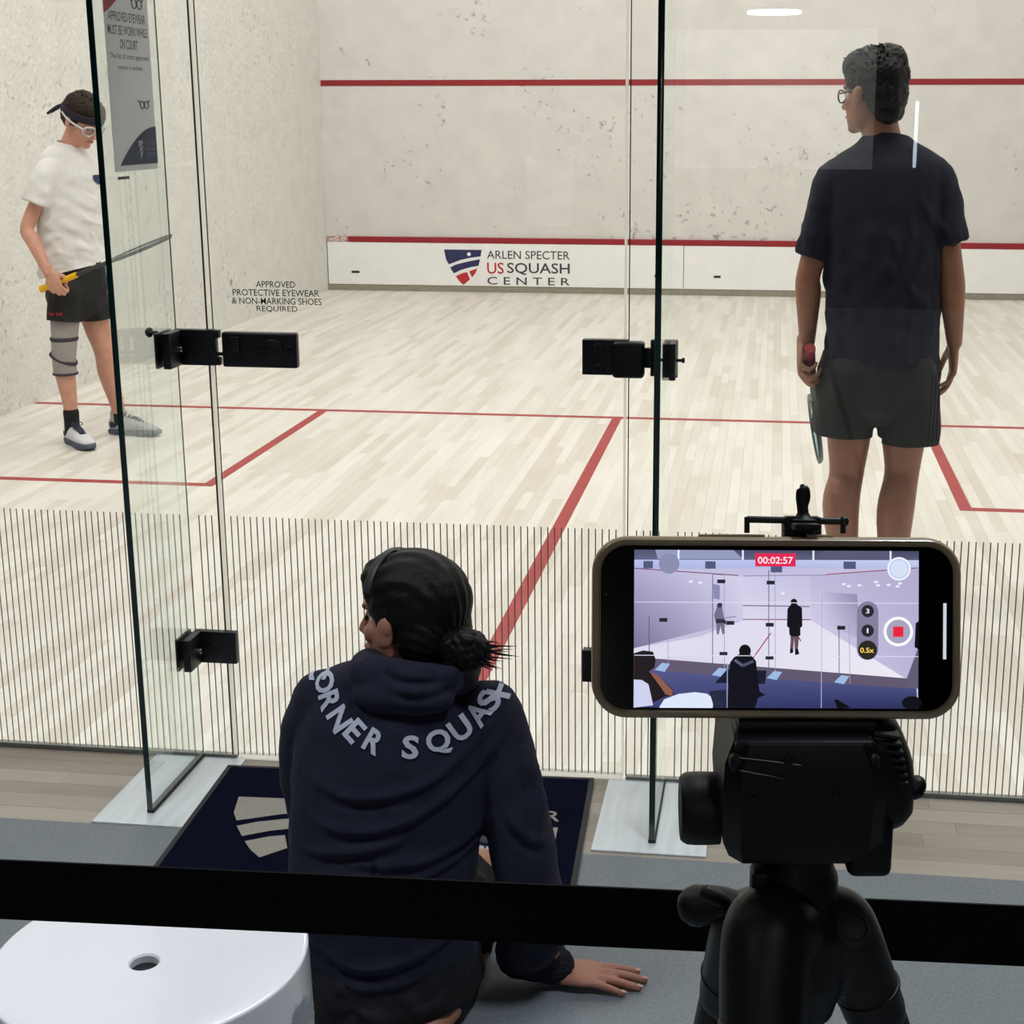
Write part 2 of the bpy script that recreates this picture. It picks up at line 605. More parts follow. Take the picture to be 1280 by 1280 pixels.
def tag(o, label, cat, group=None):
    o['label'], o['category'] = label, cat
    if group:
        o['group'] = group
    return o

def skin(mb, voxel, smooth=4, fac=0.5):
    """fuse overlapping closed shapes into one continuous surface"""
    me = bpy.data.meshes.new('tmp')
    me.from_pydata(mb.v, [], mb.f)
    b = bmesh.new()
    b.from_mesh(me)
    bmesh.ops.recalc_face_normals(b, faces=b.faces)
    b.to_mesh(me)
    b.free()
    o = bpy.data.objects.new('tmp', me)
    COL.objects.link(o)
    r = o.modifiers.new('r', 'REMESH')
    r.mode = 'VOXEL'
    r.voxel_size = voxel
    if smooth:
        s = o.modifiers.new('s', 'SMOOTH')
        s.iterations = smooth
        s.factor = fac
    dg = bpy.context.evaluated_depsgraph_get()
    e = o.evaluated_get(dg)
    m2 = e.to_mesh()
    n = len(m2.vertices)
    vv = np.empty(n * 3)
    m2.vertices.foreach_get('co', vv)
    nn = np.empty(n * 3)
    m2.vertex_normals.foreach_get('vector', nn)
    ff = [tuple(p.vertices) for p in m2.polygons]
    e.to_mesh_clear()
    bpy.data.objects.remove(o)
    bpy.data.meshes.remove(me)
    return vv.reshape(-1, 3), nn.reshape(-1, 3), ff

def keep_largest(b):
    seen, best = set(), []
    for v0 in b.verts:
        if v0 in seen:
            continue
        st, comp = [v0], []
        seen.add(v0)
        while st:
            q = st.pop()
            comp.append(q)
            for e in q.link_edges:
                o = e.other_vert(q)
                if o not in seen:
                    seen.add(o)
                    st.append(o)
        if len(comp) > len(best):
            best = comp
    s = set(best)
    bmesh.ops.delete(b, geom=[q for q in b.verts if q not in s], context='VERTS')

def cut(v, f, cuts):
    b = bmesh.new()
    vs = [b.verts.new(tuple(p)) for p in v]
    for x in f:
        b.faces.new([vs[i] for i in x])
    for p, n, r in cuts:
        p, n = V(p), V(n)
        fs = [x for x in b.faces if (x.calc_center_median() - p).length < r]
        g = set(fs)
        for x in fs:
            g.update(x.edges)
            g.update(x.verts)
        bmesh.ops.bisect_plane(b, geom=list(g), plane_co=p, plane_no=n, clear_outer=True, dist=1e-6)
    keep_largest(b)
    b.verts.ensure_lookup_table()
    b.verts.index_update()
    out = [q.co[:] for q in b.verts], [[q.index for q in x.verts] for x in b.faces]
    b.free()
    return out

def wob(v, amp, freq, seed=0, axis=None):
    """smooth pseudo-noise for cloth folds"""
    rs = np.random.RandomState(seed)
    o = np.zeros(len(v))
    for k in range(7):
        d = rs.normal(size=3)
        if axis is not None:
            d = d * axis
        d = d / np.linalg.norm(d) * freq * (0.6 + rs.rand() * 1.2)
        q = v + 0.03 * np.sin(v[:, [1, 2, 0]] * freq * 0.35 + rs.rand() * 6)
        o += np.sin(q @ d + rs.rand() * 6.28)
    return o * amp / 2.6

def text_mesh(s, size, bold=0.0, align='CENTER', ex=0.0, spacing=1.0, res=3):
    c = bpy.data.curves.new('t', 'FONT')
    c.body = s
    c.size = size
    c.align_x = align
    c.align_y = 'CENTER'
    c.offset = bold
    c.extrude = ex
    c.space_character = spacing
    c.resolution_u = res
    o = bpy.data.objects.new('t', c)
    COL.objects.link(o)
    dg = bpy.context.evaluated_depsgraph_get()
    e = o.evaluated_get(dg)
    me = e.to_mesh()
    v = np.empty(len(me.vertices) * 3)
    me.vertices.foreach_get('co', v)
    f = [tuple(p.vertices) for p in me.polygons]
    e.to_mesh_clear()
    bpy.data.objects.remove(o)
    bpy.data.curves.remove(c)
    return v.reshape(-1, 3), f

def text_fit(s, wdt, hgt, bold=0.0, spacing=1.0):
    """lettering fitted to a width and a cap height, centred"""
    v, f = text_mesh(s, 1.0, bold, 'CENTER', spacing=spacing)
    lo, hi = v.min(0), v.max(0)
    v = v - (lo + hi) / 2
    v[:, 0] *= wdt / (hi[0] - lo[0])
    v[:, 1] *= hgt / (hi[1] - lo[1])
    return v, f

def rmat(fwd, up=(0, 0, 1)):
    """rotation whose y axis is fwd and z axis is near up"""
    y = V(fwd).normalized()
    x = y.cross(V(up)).normalized()
    z = x.cross(y)
    return Matrix((x, y, z)).transposed()

# ================================================================== SETTING
CW, CL, CH = 6.4, 9.75, 5.8
wf = obj('wall_front', MB().box((CW / 2, CL + 0.1, CH / 2), (CW + 0.4, 0.2, CH)), M['wall_front'], kind='structure')
wl = obj('wall_left', MB().box((-0.1, CL / 2, CH / 2), (0.2, CL - 0.002, CH)), M['wall_left'], kind='structure')
wr = obj('wall_right', MB().box((CW + 0.1, CL / 2, CH / 2), (0.2, CL - 0.002, CH)), M['wall_left'], kind='structure')
obj('wall_back', MB().box((CW / 2, 0.05, 4.25), (CW, 0.1, 3.1)), M['wall_plain'], kind='structure')
obj('ceiling', MB().box((CW / 2, CL / 2, CH + 0.05), (CW + 0.4, CL + 0.2, 0.1)), M['wall_plain'], kind='structure')

# lines on the front and side walls
obj('service_line', MB().box((CW / 2, CL - 0.0015, 1.805), (CW, 0.003, 0.05)), M['red'], wf)
# tin panels with joints, the red strip along their top and the grey strip at their foot
xs = [0.006, 3.205, CW - 0.006]
tins = []
for a, b in zip(xs, xs[1:]):
    tins.append(obj('tin_panel', MB().box(((a + b) / 2, CL - 0.0125, 0.242), (b - a - 0.006, 0.025, 0.375), bev=0.002), M['tin'], wf))
obj('tin_top_strip', MB().box((CW / 2 + 0.1, CL - 0.014, 0.455), (CW - 0.2, 0.028, 0.05), bev=0.004), M['red'], wf)
scr = MB()
rr = random.Random(4)
for k in range(26):
    cx, cz = 0.03 + rr.random() * 0.15, 0.435 + rr.random() * 0.04
    scr.prism([(cx - 0.022 * rr.random(), cz), (cx, cz + 0.006), (cx + 0.022 * rr.random(), cz), (cx, cz - 0.006)], lambda x, y, z: (x, CL - 0.0165 - z, y), 0.001)
obj('worn_tin_strip', MB().box((0.1, CL - 0.008, 0.455), (0.2, 0.016, 0.048)), mat('worn_red_paint', (196, 150, 146), 0.6, var=0.25, nscale=40), wf)
obj('paint_chips', scr, M['tin'], wf, kind='stuff')
obj('tin_foot_strip', MB().box((CW / 2, CL - 0.010, 0.027), (CW, 0.02, 0.05)), M['tin_base'], wf)
for x, p in ((0.26, tins[0]), (3.5, tins[1]), (2.98, tins[0])):
    obj('vent_slot', MB().box((x, CL - 0.0262, 0.165), (0.075 if x < 1 else 0.06, 0.004, 0.02), bev=0.0015), M['ink'], p)

# logo on the left tin panel
TY = CL - 0.0255
def tinmap(x, y, z): return (x, TY - 0.0006 - z, y)
def fit_on(mapper, cx, cy, s, wdt, hgt, bold=0.0, spacing=1.0):
    v, f = text_fit(s, wdt, hgt, bold, spacing)
    return [mapper(p[0] + cx, p[1] + cy, 0) for p in v], f
def shield_parts(x0, x1, zt, zb):
    """outline pieces of the shield emblem: navy top with a swoosh, red foot with a pale bar"""
    W, H = x1 - x0, zt - zb
    P = lambda u, v: (x0 + u * W, zt - v * H)
    side = lambda v: 0.5 * max(0.0, 1 - v) ** 0.62 if v > 0.35 else 0.5 - 0.13 * v / 0.35 * (0.5 - 0.5 * 0.65 ** 0.62) / 0.13
    top = [P(0.0, 0.02), P(1, 0.02), P(0.97, 0.2), P(0.7, 0.24), P(0.45, 0.3), P(0.25, 0.38), P(0.12, 0.43), P(0.05, 0.3)]
    band = [P(0.15, 0.52), P(0.3, 0.44), P(0.5, 0.38), P(0.75, 0.32), P(0.955, 0.28), P(0.91, 0.46), P(0.7, 0.5), P(0.45, 0.58), P(0.25, 0.68)]
    rl = [P(0.3, 0.76), P(0.48, 0.67), P(0.6, 0.64), P(0.68, 0.84), P(0.5, 1.0), P(0.39, 0.89)]
    rr_ = [P(0.66, 0.62), P(0.88, 0.53), P(0.83, 0.66), P(0.735, 0.79)]
    return [top, band], [rl, rr_]
nav, redp = shield_parts(1.075, 1.415, 0.380, 0.062)
mb = MB()
for p in nav: mb.prism(p, tinmap, 0.0008)
obj('shield_emblem', mb, M['logo_navy'], tins[0])
mb = MB()
for p in redp: mb.prism(p, tinmap, 0.0008)
obj('shield_foot', mb, M['logo_red'], tins[0])
obj('shield_dot', MB().cyl((1.30, TY - 0.0012, 0.335), (1.30, TY - 0.0025, 0.335), 0.017), M['tin'], tins[0])
obj('logo_lettering', fit_on(tinmap, 1.832, 0.333, 'ARLEN SPECTER', 0.74, 0.073, 0.004), M['logo_text'], tins[0])
obj('logo_lettering', fit_on(tinmap, 1.537, 0.214, 'US', 0.15, 0.10, 0.01), M['logo_red'], tins[0])
obj('logo_lettering', fit_on(tinmap, 1.922, 0.210, 'SQUASH', 0.56, 0.108, 0.01), M['logo_text'], tins[0])
obj('logo_lettering', fit_on(tinmap, 1.832, 0.103, 'CENTER', 0.74, 0.068, 0.006, 1.6), M['logo_text'], tins[0])

# ---- court floor: subfloor slab, boards nearest the viewer one by one, the rest as one mesh
fl = obj('floor', MB().box((CW / 2, (CL - 0.365) / 2, -0.06), (CW, CL + 0.365, 0.1)), M['subfloor'], kind='structure')
BW = 0.0445
near, far = [], []
rnd = random.Random(11)
ncol = int(CW / BW)
for i in range(ncol + 1):
    x0, x1 = i * BW, min((i + 1) * BW, CW)
    if x1 - x0 < 0.005:
        continue
    y = -rnd.random() * 0.6
    while y < CL:
        ln = 0.28 + rnd.random() * 0.75
        a, b = max(y, 0.0), min(y + ln, CL)
        if b - a > 0.02:
            t = rnd.random() ** 1.5
            near.append(((b - a) / max(0.5, (a + b) / 2 + 3.2) ** 2 if 1.9 + (a * 0.0) - 0.22 * a < x0 < 4.75 + 0.3 * a else 0, x0, x1, a, b, t))
        y += ln
near.sort(reverse=True)
def board_box(x0, x1, y0, y1, top=0.0, g=0.00025):
    return [(x0 + g, y0 + g, -0.012), (x1 - g, y0 + g, -0.012), (x1 - g, y1 - g, -0.012), (x0 + g, y1 - g, -0.012),
            (x0 + g, y0 + g, top), (x1 - g, y0 + g, top), (x1 - g, y1 - g, top), (x0 + g, y1 - g, top)]
BF = [(3, 2, 1, 0), (4, 5, 6, 7), (0, 1, 5, 4), (1, 2, 6, 5), (2, 3, 7, 6), (3, 0, 4, 7)]
cross = []
for r_ in range(6):
    y0 = -0.365 + r_ * 0.0608
    x = -rnd.random() * 0.5
    while x < CW:
        ln = 0.45 + rnd.random() * 0.9
        a, b = max(x, 0.0), min(x + ln, CW)
        if b - a > 0.02:
            cross.append((a, b, y0, y0 + 0.0608, rnd.random()))
        x += ln
cr_near = [c for c in cross if 1.9 < (c[0] + c[1]) / 2 < 5.0]
cr_far = [c for c in cross if not 1.9 < (c[0] + c[1]) / 2 < 5.0]
for a, b, y0, y1, t in cr_near:
    obj('plank', (board_box(a, b, y0, y1, rnd.uniform(-0.0004, 0)), BF), M['maple_cross'], fl, tone=t)
for q in near[:300 - len(cr_near)]:
    obj('plank', (board_box(*q[1:5], rnd.uniform(-0.0003, 0)), BF), M['maple'], fl, tone=q[5])
g, tn = MB(), []
for q in near[300 - len(cr_near):]:
    g.add(board_box(*q[1:5]), BF)
    tn += [q[5]] * 8
obj('floor_boards', g, M['maple'], fl, kind='stuff', tone=tn)
g, tn = MB(), []
for a, b, y0, y1, t in cr_far:
    g.add(board_box(a, b, y0, y1), BF)
    tn += [t] * 8
obj('threshold_boards', g, M['maple_cross'], fl, kind='stuff', tone=tn)
# red lines painted on the boards
def fline(x0, x1, y0, y1):
    obj('court_line', MB().box(((x0 + x1) / 2, (y0 + y1) / 2, 0.0004), (x1 - x0, y1 - y0, 0.0008)), M['red_floor'], fl)
fline(0, CW, 4.26, 4.31)
fline(3.175, 3.225, 0.012, 4.26)
for s in (0, 1):
    X = (lambda x: CW - x) if s else (lambda x: x)
    a, b = sorted((X(1.6), X(1.65)))
    fline(a, b, 2.66, 4.26)
    a, b = sorted((X(0), X(1.65)))
    fline(a, b, 2.61, 2.66)

# ---- lobby
LY = -9.0
obj('lobby_floor', MB().box((3.2, (LY - 0.365) / 2, -0.05), (12.4, -LY - 0.365, 0.1)), M['lobby_floor'], kind='structure')
obj('lobby_wall_back', MB().box((3.2, LY - 0.1, 1.6), (12.4, 0.2, 3.2)), M['lobby_wall'], kind='structure')
obj('lobby_wall_left', MB().box((-3.1, LY / 2, 1.6), (0.2, -LY, 3.2)), M['lobby_wall'], kind='structure')
obj('lobby_wall_right', MB().box((9.5, LY / 2, 1.6), (0.2, -LY, 3.2)), M['lobby_wall'], kind='structure')
obj('lobby_ceiling', MB().box((3.2, LY / 2, 3.25), (12.4, -LY, 0.1)), M['lobby_ceiling'], kind='structure')
for x0, x1 in ((-3.0, -0.2), (CW + 0.2, 9.4)):
    obj('lobby_wall_front', MB().box(((x0 + x1) / 2, 0.05, 1.6), (x1 - x0, 0.1, 3.2)), M['lobby_wall'], kind='structure')

# ---- glass back wall: panes, door, printed lines, edge strips, seal
GT, GH = 0.012, 2.7
STR = 0.01565
def stripes(x0, x1, parent):
    g = MB()
    k0 = math.ceil((x0 + 0.012) / STR)
    k = k0
    while k * STR < x1 - 0.012:
        x = k * STR
        g.add([(x - 0.0014, -0.0003, 0.013), (x + 0.0014, -0.0003, 0.013), (x + 0.0014, -0.0003, 0.616), (x - 0.0014, -0.0003, 0.616)], [(0, 1, 2, 3)])
        k += 1
    obj('printed_lines', g, M['line_print'], parent, kind='stuff')
def pane(name, x0, x1):
    o = obj(name, MB().box(((x0 + x1) / 2, GT / 2, (GH + 0.012) / 2), (x1 - x0, GT, GH - 0.012)), M['pane'], kind='structure')
    stripes(x0, x1, o)
    return o
FX1, FX2, DX1, DX2 = 2.630, 3.760, 2.722, 3.668
w1 = pane('window_1', 0.004, FX1 - 0.003)
w2 = pane('window_2', FX1 + 0.003, DX1 - 0.004)
door = pane('door_1', DX1, DX2)
w3 = pane('window_3', DX2 + 0.004, FX2 - 0.003)
w4 = pane('window_4', FX2 + 0.003, CW - 0.004)
for x0, x1, p in ((0.004, FX1 - 0.003, w1), (FX1 + 0.003, DX1 - 0.004, w2), (DX2 + 0.004, FX2 - 0.003, w3), (FX2 + 0.003, CW - 0.004, w4)):
    obj('floor_channel', MB().box(((x0 + x1) / 2, GT / 2, 0.006), (x1 - x0, GT + 0.006, 0.010), bev=0.001), M['channel'], p)
# polished edges and white strips standing for court light in the door's glass edges
def vstrip(name, x, wd, material, p, y=-0.0006, d=0.0012):
    obj(name, MB().box((x, y, (GH + 0.012) / 2), (wd, d, GH - 0.013)), material, p)
vstrip('lit_edge_strip', DX1 - 0.006, 0.0095, M['seal'], w2)
vstrip('dark_edge', DX1 - 0.0128, 0.0042, M['edge_dark'], w2)
vstrip('door_edge', DX1 + 0.0012, 0.0024, M['edge_dark'], door)
vstrip('lit_edge_strip', DX2 - 0.003, 0.006, M['seal'], door)
vstrip('dark_edge', DX2 + 0.005, 0.0025, M['edge_dark'], w3)
vstrip('joint_edge', FX1 + 0.004, 0.003, M['edge_dark'], w2)
obj('bottom_seal', MB().box(((DX1 + DX2) / 2, GT / 2, 0.009), (DX2 - DX1 - 0.01, GT + 0.004, 0.012)), M['seal'], door)
# vinyl lettering on the door
def doormap(x, y, z): return (x, -0.0006 - z, y)
for s, px0, px1, py, hh in (('APPROVED', 320, 369, 355.5, 0.0145), ('PROTECTIVE EYEWEAR', 291, 399, 366, 0.0145),
                            ('& NON-MARKING SHOES', 290, 402, 376.5, 0.0145), ('REQUIRED', 321, 372, 386.5, 0.0145)):
    a, b = at(px0, py, 0), at(px1, py, 0)
    obj('door_lettering', fit_on(doormap, (a.x + b.x) / 2, (a.z + b.z) / 2, s, b.x - a.x, hh, 0.0045), M['ink'], door)

# latch on the door (left side) and hinges (right side)
def hinge_screw(c, r, material=M['black_metal'], d=0.004):
    g = MB()
    g.lathe([(r, 0), (r, d * 0.6), (r * 0.8, d), (r * 0.35, d), (r * 0.3, d * 0.3), (0.0001, d * 0.3)], c, Matrix.Rotation(PI / 2, 3, 'X'), 16)
    return g
zl = 1.013
lp = obj('latch_plate', MB().box(((2.749 + 2.924) / 2, -0.0115, zl), (0.175, 0.023, 0.08), bev=0.005, seg=3), M['black_metal'], door, auto=0.6)
obj('turn_knob', MB().lathe([(0.026, 0), (0.026, 0.003), (0.022, 0.005), (0.0001, 0.005)], (2.868, -0.0225, zl), Matrix.Rotation(PI / 2, 3, 'X'), 28).box((2.855, -0.0275, zl - 0.004), (0.045, 0.006, 0.010), bev=0.002), M['black_metal'], lp, auto=0.6)
obj('latch_catch', MB().box((2.782, -0.025, zl + 0.012), (0.022, 0.008, 0.036), bev=0.002), M['black_metal'], lp, auto=0.6)
obj('latch_screw', hinge_screw((2.907, -0.0225, zl + 0.002), 0.009), M['black_metal'], lp, auto=0.6)
obj('latch_bolt', MB().box((2.737, -0.008, zl - 0.012), (0.03, 0.010, 0.008), bev=0.001), M['black_metal'], lp)
obj('strike_pin', MB().box((2.724, -0.006, zl + 0.005), (0.006, 0.010, 0.03), bev=0.001), M['chrome'], lp)
for zz in (1.013, 0.292):
    hg = obj('hinge', MB().box((3.622, -0.012, zz), (0.10, 0.024, 0.078), bev=0.002), M['black_metal'], door, auto=0.6)
    obj('hinge_cover', MB().box((3.674, -0.017, zz - 0.004), (0.070, 0.036, 0.080), bev=0.008, seg=3), M['black_metal'], hg, auto=0.6)
    for dz in (0.02, -0.026):
        obj('hinge_screw', hinge_screw((3.607, -0.0235, zz + dz), 0.012), M['black_metal'], hg, auto=0.6)
    obj('hinge_lug', MB().box((3.719, -0.012, zz), (0.02, 0.016, 0.044), bev=0.002), M['black_metal'], hg, auto=0.6)
# brackets tying panes to fins
def fin(label, X):
    r = thing('glass_fin', label, 'glass fin', (X, -0.17, 0))
    y0, y1 = -0.308, -0.0035
    obj('fin_pane', MB().box((X, (y0 + y1) / 2, (GH + 0.012) / 2), (GT, y1 - y0, GH - 0.012)), M['fin'], r)
    obj('polished_edge', MB().box((X, y0 - 0.0012, (GH + 0.012) / 2), (GT + 0.001, 0.0024, GH - 0.012), bev=0.0008), M['edge_green'], r, auto=0.6)
    obj('floor_seal', MB().box((X, (y0 + y1) / 2, 0.0075), (GT + 0.004, y1 - y0, 0.007)), M['rubber'], r)
    return r
f1 = fin('green-edged glass fin standing left of the door with a notice on it', FX1)
f2 = fin('green-edged glass fin standing right of the door behind the phone', FX2)
obj('base_plate', MB().box((2.629, -0.183, 0.002), (0.227, 0.36, 0.004), bev=0.001), M['brushed'], f1)
obj('base_plate', MB().box((3.756, -0.176, 0.002), (0.246, 0.352, 0.004), bev=0.001), M['brushed'], f2)
def bracket(parent, X, zc, h, arm, wid, sgn, knob=True):
    """angle bracket: a flange flat on the pane and a flange along the fin"""
    xf = X + sgn * 0.006
    g = MB()
    g.box((xf + sgn * wid / 2, -0.010, zc), (wid, 0.020, h), bev=0.003)
    g.box((xf + sgn * 0.009, -arm / 2 - 0.002, zc), (0.018, arm, h * 0.98), bev=0.002)
    b = obj('bracket', g, M['black_metal'], parent, auto=0.6)
    obj('light_block_plate', MB().box((X + sgn * (wid / 2 - 0.022), GT + 0.004, zc - 0.009), (wid + 0.016, 0.008, h * 0.84), bev=0.002), M['black_metal'], b, auto=0.6)  # added on the court side to block light showing through the clamp gap
    g = MB().box((X - sgn * 0.0095, -arm / 2 - 0.002, zc), (0.007, arm, h * 0.98), bev=0.002)
    obj('clamp_plate', g, M['black_metal'], b, auto=0.6)
    Rx = Matrix.Rotation(PI / 2 * sgn, 3, 'Y')
    obj('bracket_bolt', MB().lathe([(0.006, 0), (0.006, 0.010), (0.0045, 0.012), (0.0001, 0.012)], (xf + sgn * 0.018, -arm * 0.55, zc), Rx, 16), M['chrome'], b, auto=0.6)
    obj('bracket_screw', hinge_screw((xf + sgn * wid * 0.52, -0.020, zc + 0.002), 0.008), M['black_metal'], b, auto=0.6)
    if knob:
        obj('thumb_knob', MB().lathe([(0.004, 0), (0.004, 0.012), (0.010, 0.014), (0.012, 0.02), (0.008, 0.026), (0.0001, 0.027)], (X - sgn * 0.02, -arm * 0.55, zc + h * 0.45), Matrix.Rotation(-PI / 2 * sgn, 3, 'Y'), 18), M['black_metal'], b, auto=0.6)
    return b
bracket(f1, FX1, 1.016, 0.082, 0.085, 0.098, 1)
for zz in (1.047, 0.985):
    obj('strike_lug', MB().box((2.731, -0.010, zz), (0.022, 0.018, 0.018), bev=0.002), M['black_metal'], f1, auto=0.6)
bracket(f1, FX1, 0.294, 0.080, 0.085, 0.104, 1, False)
for zz in (1.013, 0.292):
    g = MB().box((FX2 - 0.022, -0.010, zz), (0.032, 0.02, 0.08), bev=0.002)
    g.box((FX2 - 0.013, -0.036, zz), (0.014, 0.07, 0.08), bev=0.002)
    b = obj('bracket', g, M['black_metal'], f2, auto=0.6)
    obj('clamp_plate', MB().box((FX2 + 0.013, -0.036, zz), (0.014, 0.07, 0.08), bev=0.002), M['black_metal'], b, auto=0.6)
    obj('light_block_plate', MB().box((FX2 + 0.005, GT + 0.004, zz - 0.006), (0.030, 0.008, 0.084), bev=0.002), M['black_metal'], b, auto=0.6)  # added behind the pane to darken the gap at this clamp
    obj('bracket_bolt', MB().lathe([(0.0035, 0), (0.0035, 0.012), (0.006, 0.013), (0.006, 0.018), (0.0001, 0.019)], (FX2 + 0.02, -0.04, zz), Matrix.Rotation(PI / 2, 3, 'Y'), 16), M['black_metal'], b, auto=0.6)

# ---- notice hanging on the left fin (right-hand face)
PX_ = FX1 + GT / 2 + 0.0008
pr = thing('notice_poster', 'laminated eyewear notice hanging on the left glass fin', 'poster', (PX_, -0.17, 1.42))
py0, py1, pz0, pz1 = -0.262, -0.047, 1.415, 1.86
obj('sheet', MB().box((PX_, (py0 + py1) / 2, (pz0 + pz1) / 2), (0.0008, py1 - py0, pz1 - pz0)), M['paper'], pr)
def postmap(x, y, z): return (PX_ + 0.0008 + z, py0 + x, pz0 + y)
PW, PH = py1 - py0, pz1 - pz0
def pz_(py_px): # height on the sheet for an image row near the sheet's middle
    return at(160, py_px, -0.155).z - pz0
for s, row, wf_, hh, bo in (('APPROVED EYEWEAR', 22, 0.84, 0.019, 0.012), ('MUST BE WORN WHILE', 39, 0.9, 0.019, 0.012), ('ON COURT', 56, 0.4, 0.02, 0.012),
                            ('The list of court approved', 72, 0.88, 0.014, 0.004), ('eyewear is available', 85.5, 0.56, 0.012, 0.004)):
    obj('poster_lettering', fit_on(postmap, PW * 0.5, pz_(row), s, PW * wf_, hh, bo), M['print_grey'], pr)
arc = [(PW * (0.12 + 0.88 * t), 0.012 + 0.078 * math.sin(t * PI / 2) ** 0.9) for t in np.linspace(0, 1, 14)]
obj('poster_corner', MB().prism(arc + [(PW, 0.012)], postmap, 0.0004), M['print_navy'], pr)
def on_sheet(px, py):
    d = FW + RT * ((px - PPX) / FPX) - UP * ((py - PPY) / FPX)
    q = CAM + d * ((PX_ - CAM.x) / d.x)
    return (q.y - py0, q.z - pz0)
rc = on_sheet(127, 15)[1]
tl = [(0.001, PH - 0.002)] + [(PW * 0.95 * (1 - t), rc + (PH - 0.002 - rc) * (1 - t) ** 1.25) for t in np.linspace(0, 1, 12)]
obj('poster_corner', MB().prism(tl, postmap, 0.0004), M['print_red'], pr)
def goggle_print(cx, cy, k):
    g = MB()
    for sx in (-1, 1):
        n = 14
        pts = [postmap(cx + k * (sx * 0.011 + 0.010 * math.cos(2 * PI * i / n)), cy + k * 0.008 * math.sin(2 * PI * i / n), 0.0006) for i in range(n)]
        g.tube(pts, [0.0011] * n, 6, (1, 0, 0), closed=True)
    g.tube([postmap(cx - k * 0.02, cy + k * 0.004, 0.0006), postmap(cx - k * 0.03, cy + k * 0.009, 0.0006)], [0.0012] * 2, 6, (1, 0, 0), 1)
    g.tube([postmap(cx + k * 0.02, cy + k * 0.004, 0.0006), postmap(cx + k * 0.026, cy + k * 0.009, 0.0006)], [0.0012] * 2, 6, (1, 0, 0), 1)
    obj('goggle_picture', g, M['print_grey'], pr)
goggle_print(PW * 0.76, 0.135, 1.0)
goggle_print(PW * 0.74, pz_(3), 1.2)
mb = MB()
for p in sum(shield_parts(PW * 0.56, PW * 0.66, 0.062, 0.024), []):
    mb.prism(p, lambda x, y, z: postmap(x, y, 0.0006 + z), 0.0004)
obj('poster_emblem', mb, M['paper'], pr)
for k, s in enumerate(('ARLEN SPECTER', 'US SQUASH', 'CENTER')):
    v, f = text_fit(s, PW * 0.22, 0.0075)
    obj('poster_lettering', ([postmap(p[0] + PW * 0.84, p[1] + 0.055 - 0.012 * k, 0.0008) for p in v], f), mat('pale_poster_print', (120, 132, 156), 0.7), pr)
obj('hanging_tab', MB().box((PX_ + 0.0006, -0.225, 1.402), (0.001, 0.055, 0.006)), M['print_grey'], pr)

# ================================================================== LOBBY THINGS
# ---- door mat
ma = math.radians(2.6)
mat_root = thing('door_mat', 'navy entrance mat with cream squash emblem in front of glass door', 'mat', (3.172, -0.352, 0), Matrix.Rotation(ma, 3, 'Z'))
MW, MD = 0.885, 0.64
rim = MB()
for a, b, c, d in ((-MW / 2, MW / 2, -MD / 2, -MD / 2 + 0.012), (-MW / 2, MW / 2, MD / 2 - 0.012, MD / 2), (-MW / 2, -MW / 2 + 0.012, -MD / 2 + 0.012, MD / 2 - 0.012), (MW / 2 - 0.012, MW / 2, -MD / 2 + 0.012, MD / 2 - 0.012)):
    rim.box(((a + b) / 2, (c + d) / 2, 0.0065), (b - a, d - c, 0.005), bev=0.0012)
obj('rubber_border', rim, M['rubber'], mat_root, local=True)
obj('pile', MB().box((0, 0, 0.0075), (MW - 0.025, MD - 0.025, 0.006), bev=0.001), M['mat_navy'], mat_root, local=True)
def matmap(x, y, z): return (x, y, 0.0106 + z)
na, re_ = shield_parts(-0.362, -0.10, 0.155, -0.125)
mb = MB()
for p in na + re_: mb.prism(p, matmap, 0.0008)
obj('mat_emblem', mb, M['mat_cream'], mat_root, local=True)
for s, cy, hh in (('ARLEN SPECTER', 0.112, 0.05), ('US SQUASH', 0.025, 0.07), ('CENTER', -0.065, 0.05)):
    v, f = text_fit(s, 0.44, hh, 0.012)
    obj('mat_lettering', ([matmap(p[0] + 0.162, p[1] + cy, 0.0004) for p in v], f), M['mat_cream'], mat_root, local=True)

# ---- white stool
st_c, st_h = V((3.192, -1.540, 0)), V((3.192, -1.562, 0))
st = thing('stool', 'round glossy white plastic stool with a hole in its seat', 'stool', st_c)
g = MB()
SR, SH, SEG = 0.205, 0.45, 160
rows = []
rows.append(('h', 0.018, SH - 0.012))
rows.append(('h', 0.018, SH - 0.0025))
rows.append(('h', 0.0205, SH))
for r_ in np.linspace(0.05, SR - 0.006, 6): rows.append(('r', r_, SH))
rows += [('r', SR - 0.0025, SH - 0.0002), ('r', SR - 0.0008, SH - 0.0010), ('r', SR, SH - 0.0026), ('s', SR, SH - 0.005)]
for z in np.linspace(SH - 0.02, 0.0, 44): rows.append(('s', SR, z))
vs = []
for k_, r_, z in rows:
    for k in range(SEG):
        t = 2 * PI * k / SEG
        rad = r_
        if k_ == 's':
            u = (SH - z) / SH
            rad = SR + 0.012 * u
            # four scooped openings between the legs
            c = math.cos(4 * (t + 0.06))
            wv = max(0.0, min(1.0, (c + 0.25) / 0.35)) if u > 0.0 else 0
            edge = 0.12 + 0.16 * (1 - max(0, c))
            wz = max(0.0, min(1.0, (u - edge) / 0.05))
            rad -= 0.075 * wv * wz * (0.55 + 0.45 * u)
        o_ = st_h if k_ == 'h' else st_h.lerp(st_c, min(1, rad / SR))
        vs.append((o_.x + rad * math.cos(t), o_.y + rad * math.sin(t), z))
fs = []
for i in range(len(rows) - 1):
    for k in range(SEG):
        k2 = (k + 1) % SEG
        fs.append((i * SEG + k, i * SEG + k2, (i + 1) * SEG + k2, (i + 1) * SEG + k))
g.add(vs, fs)
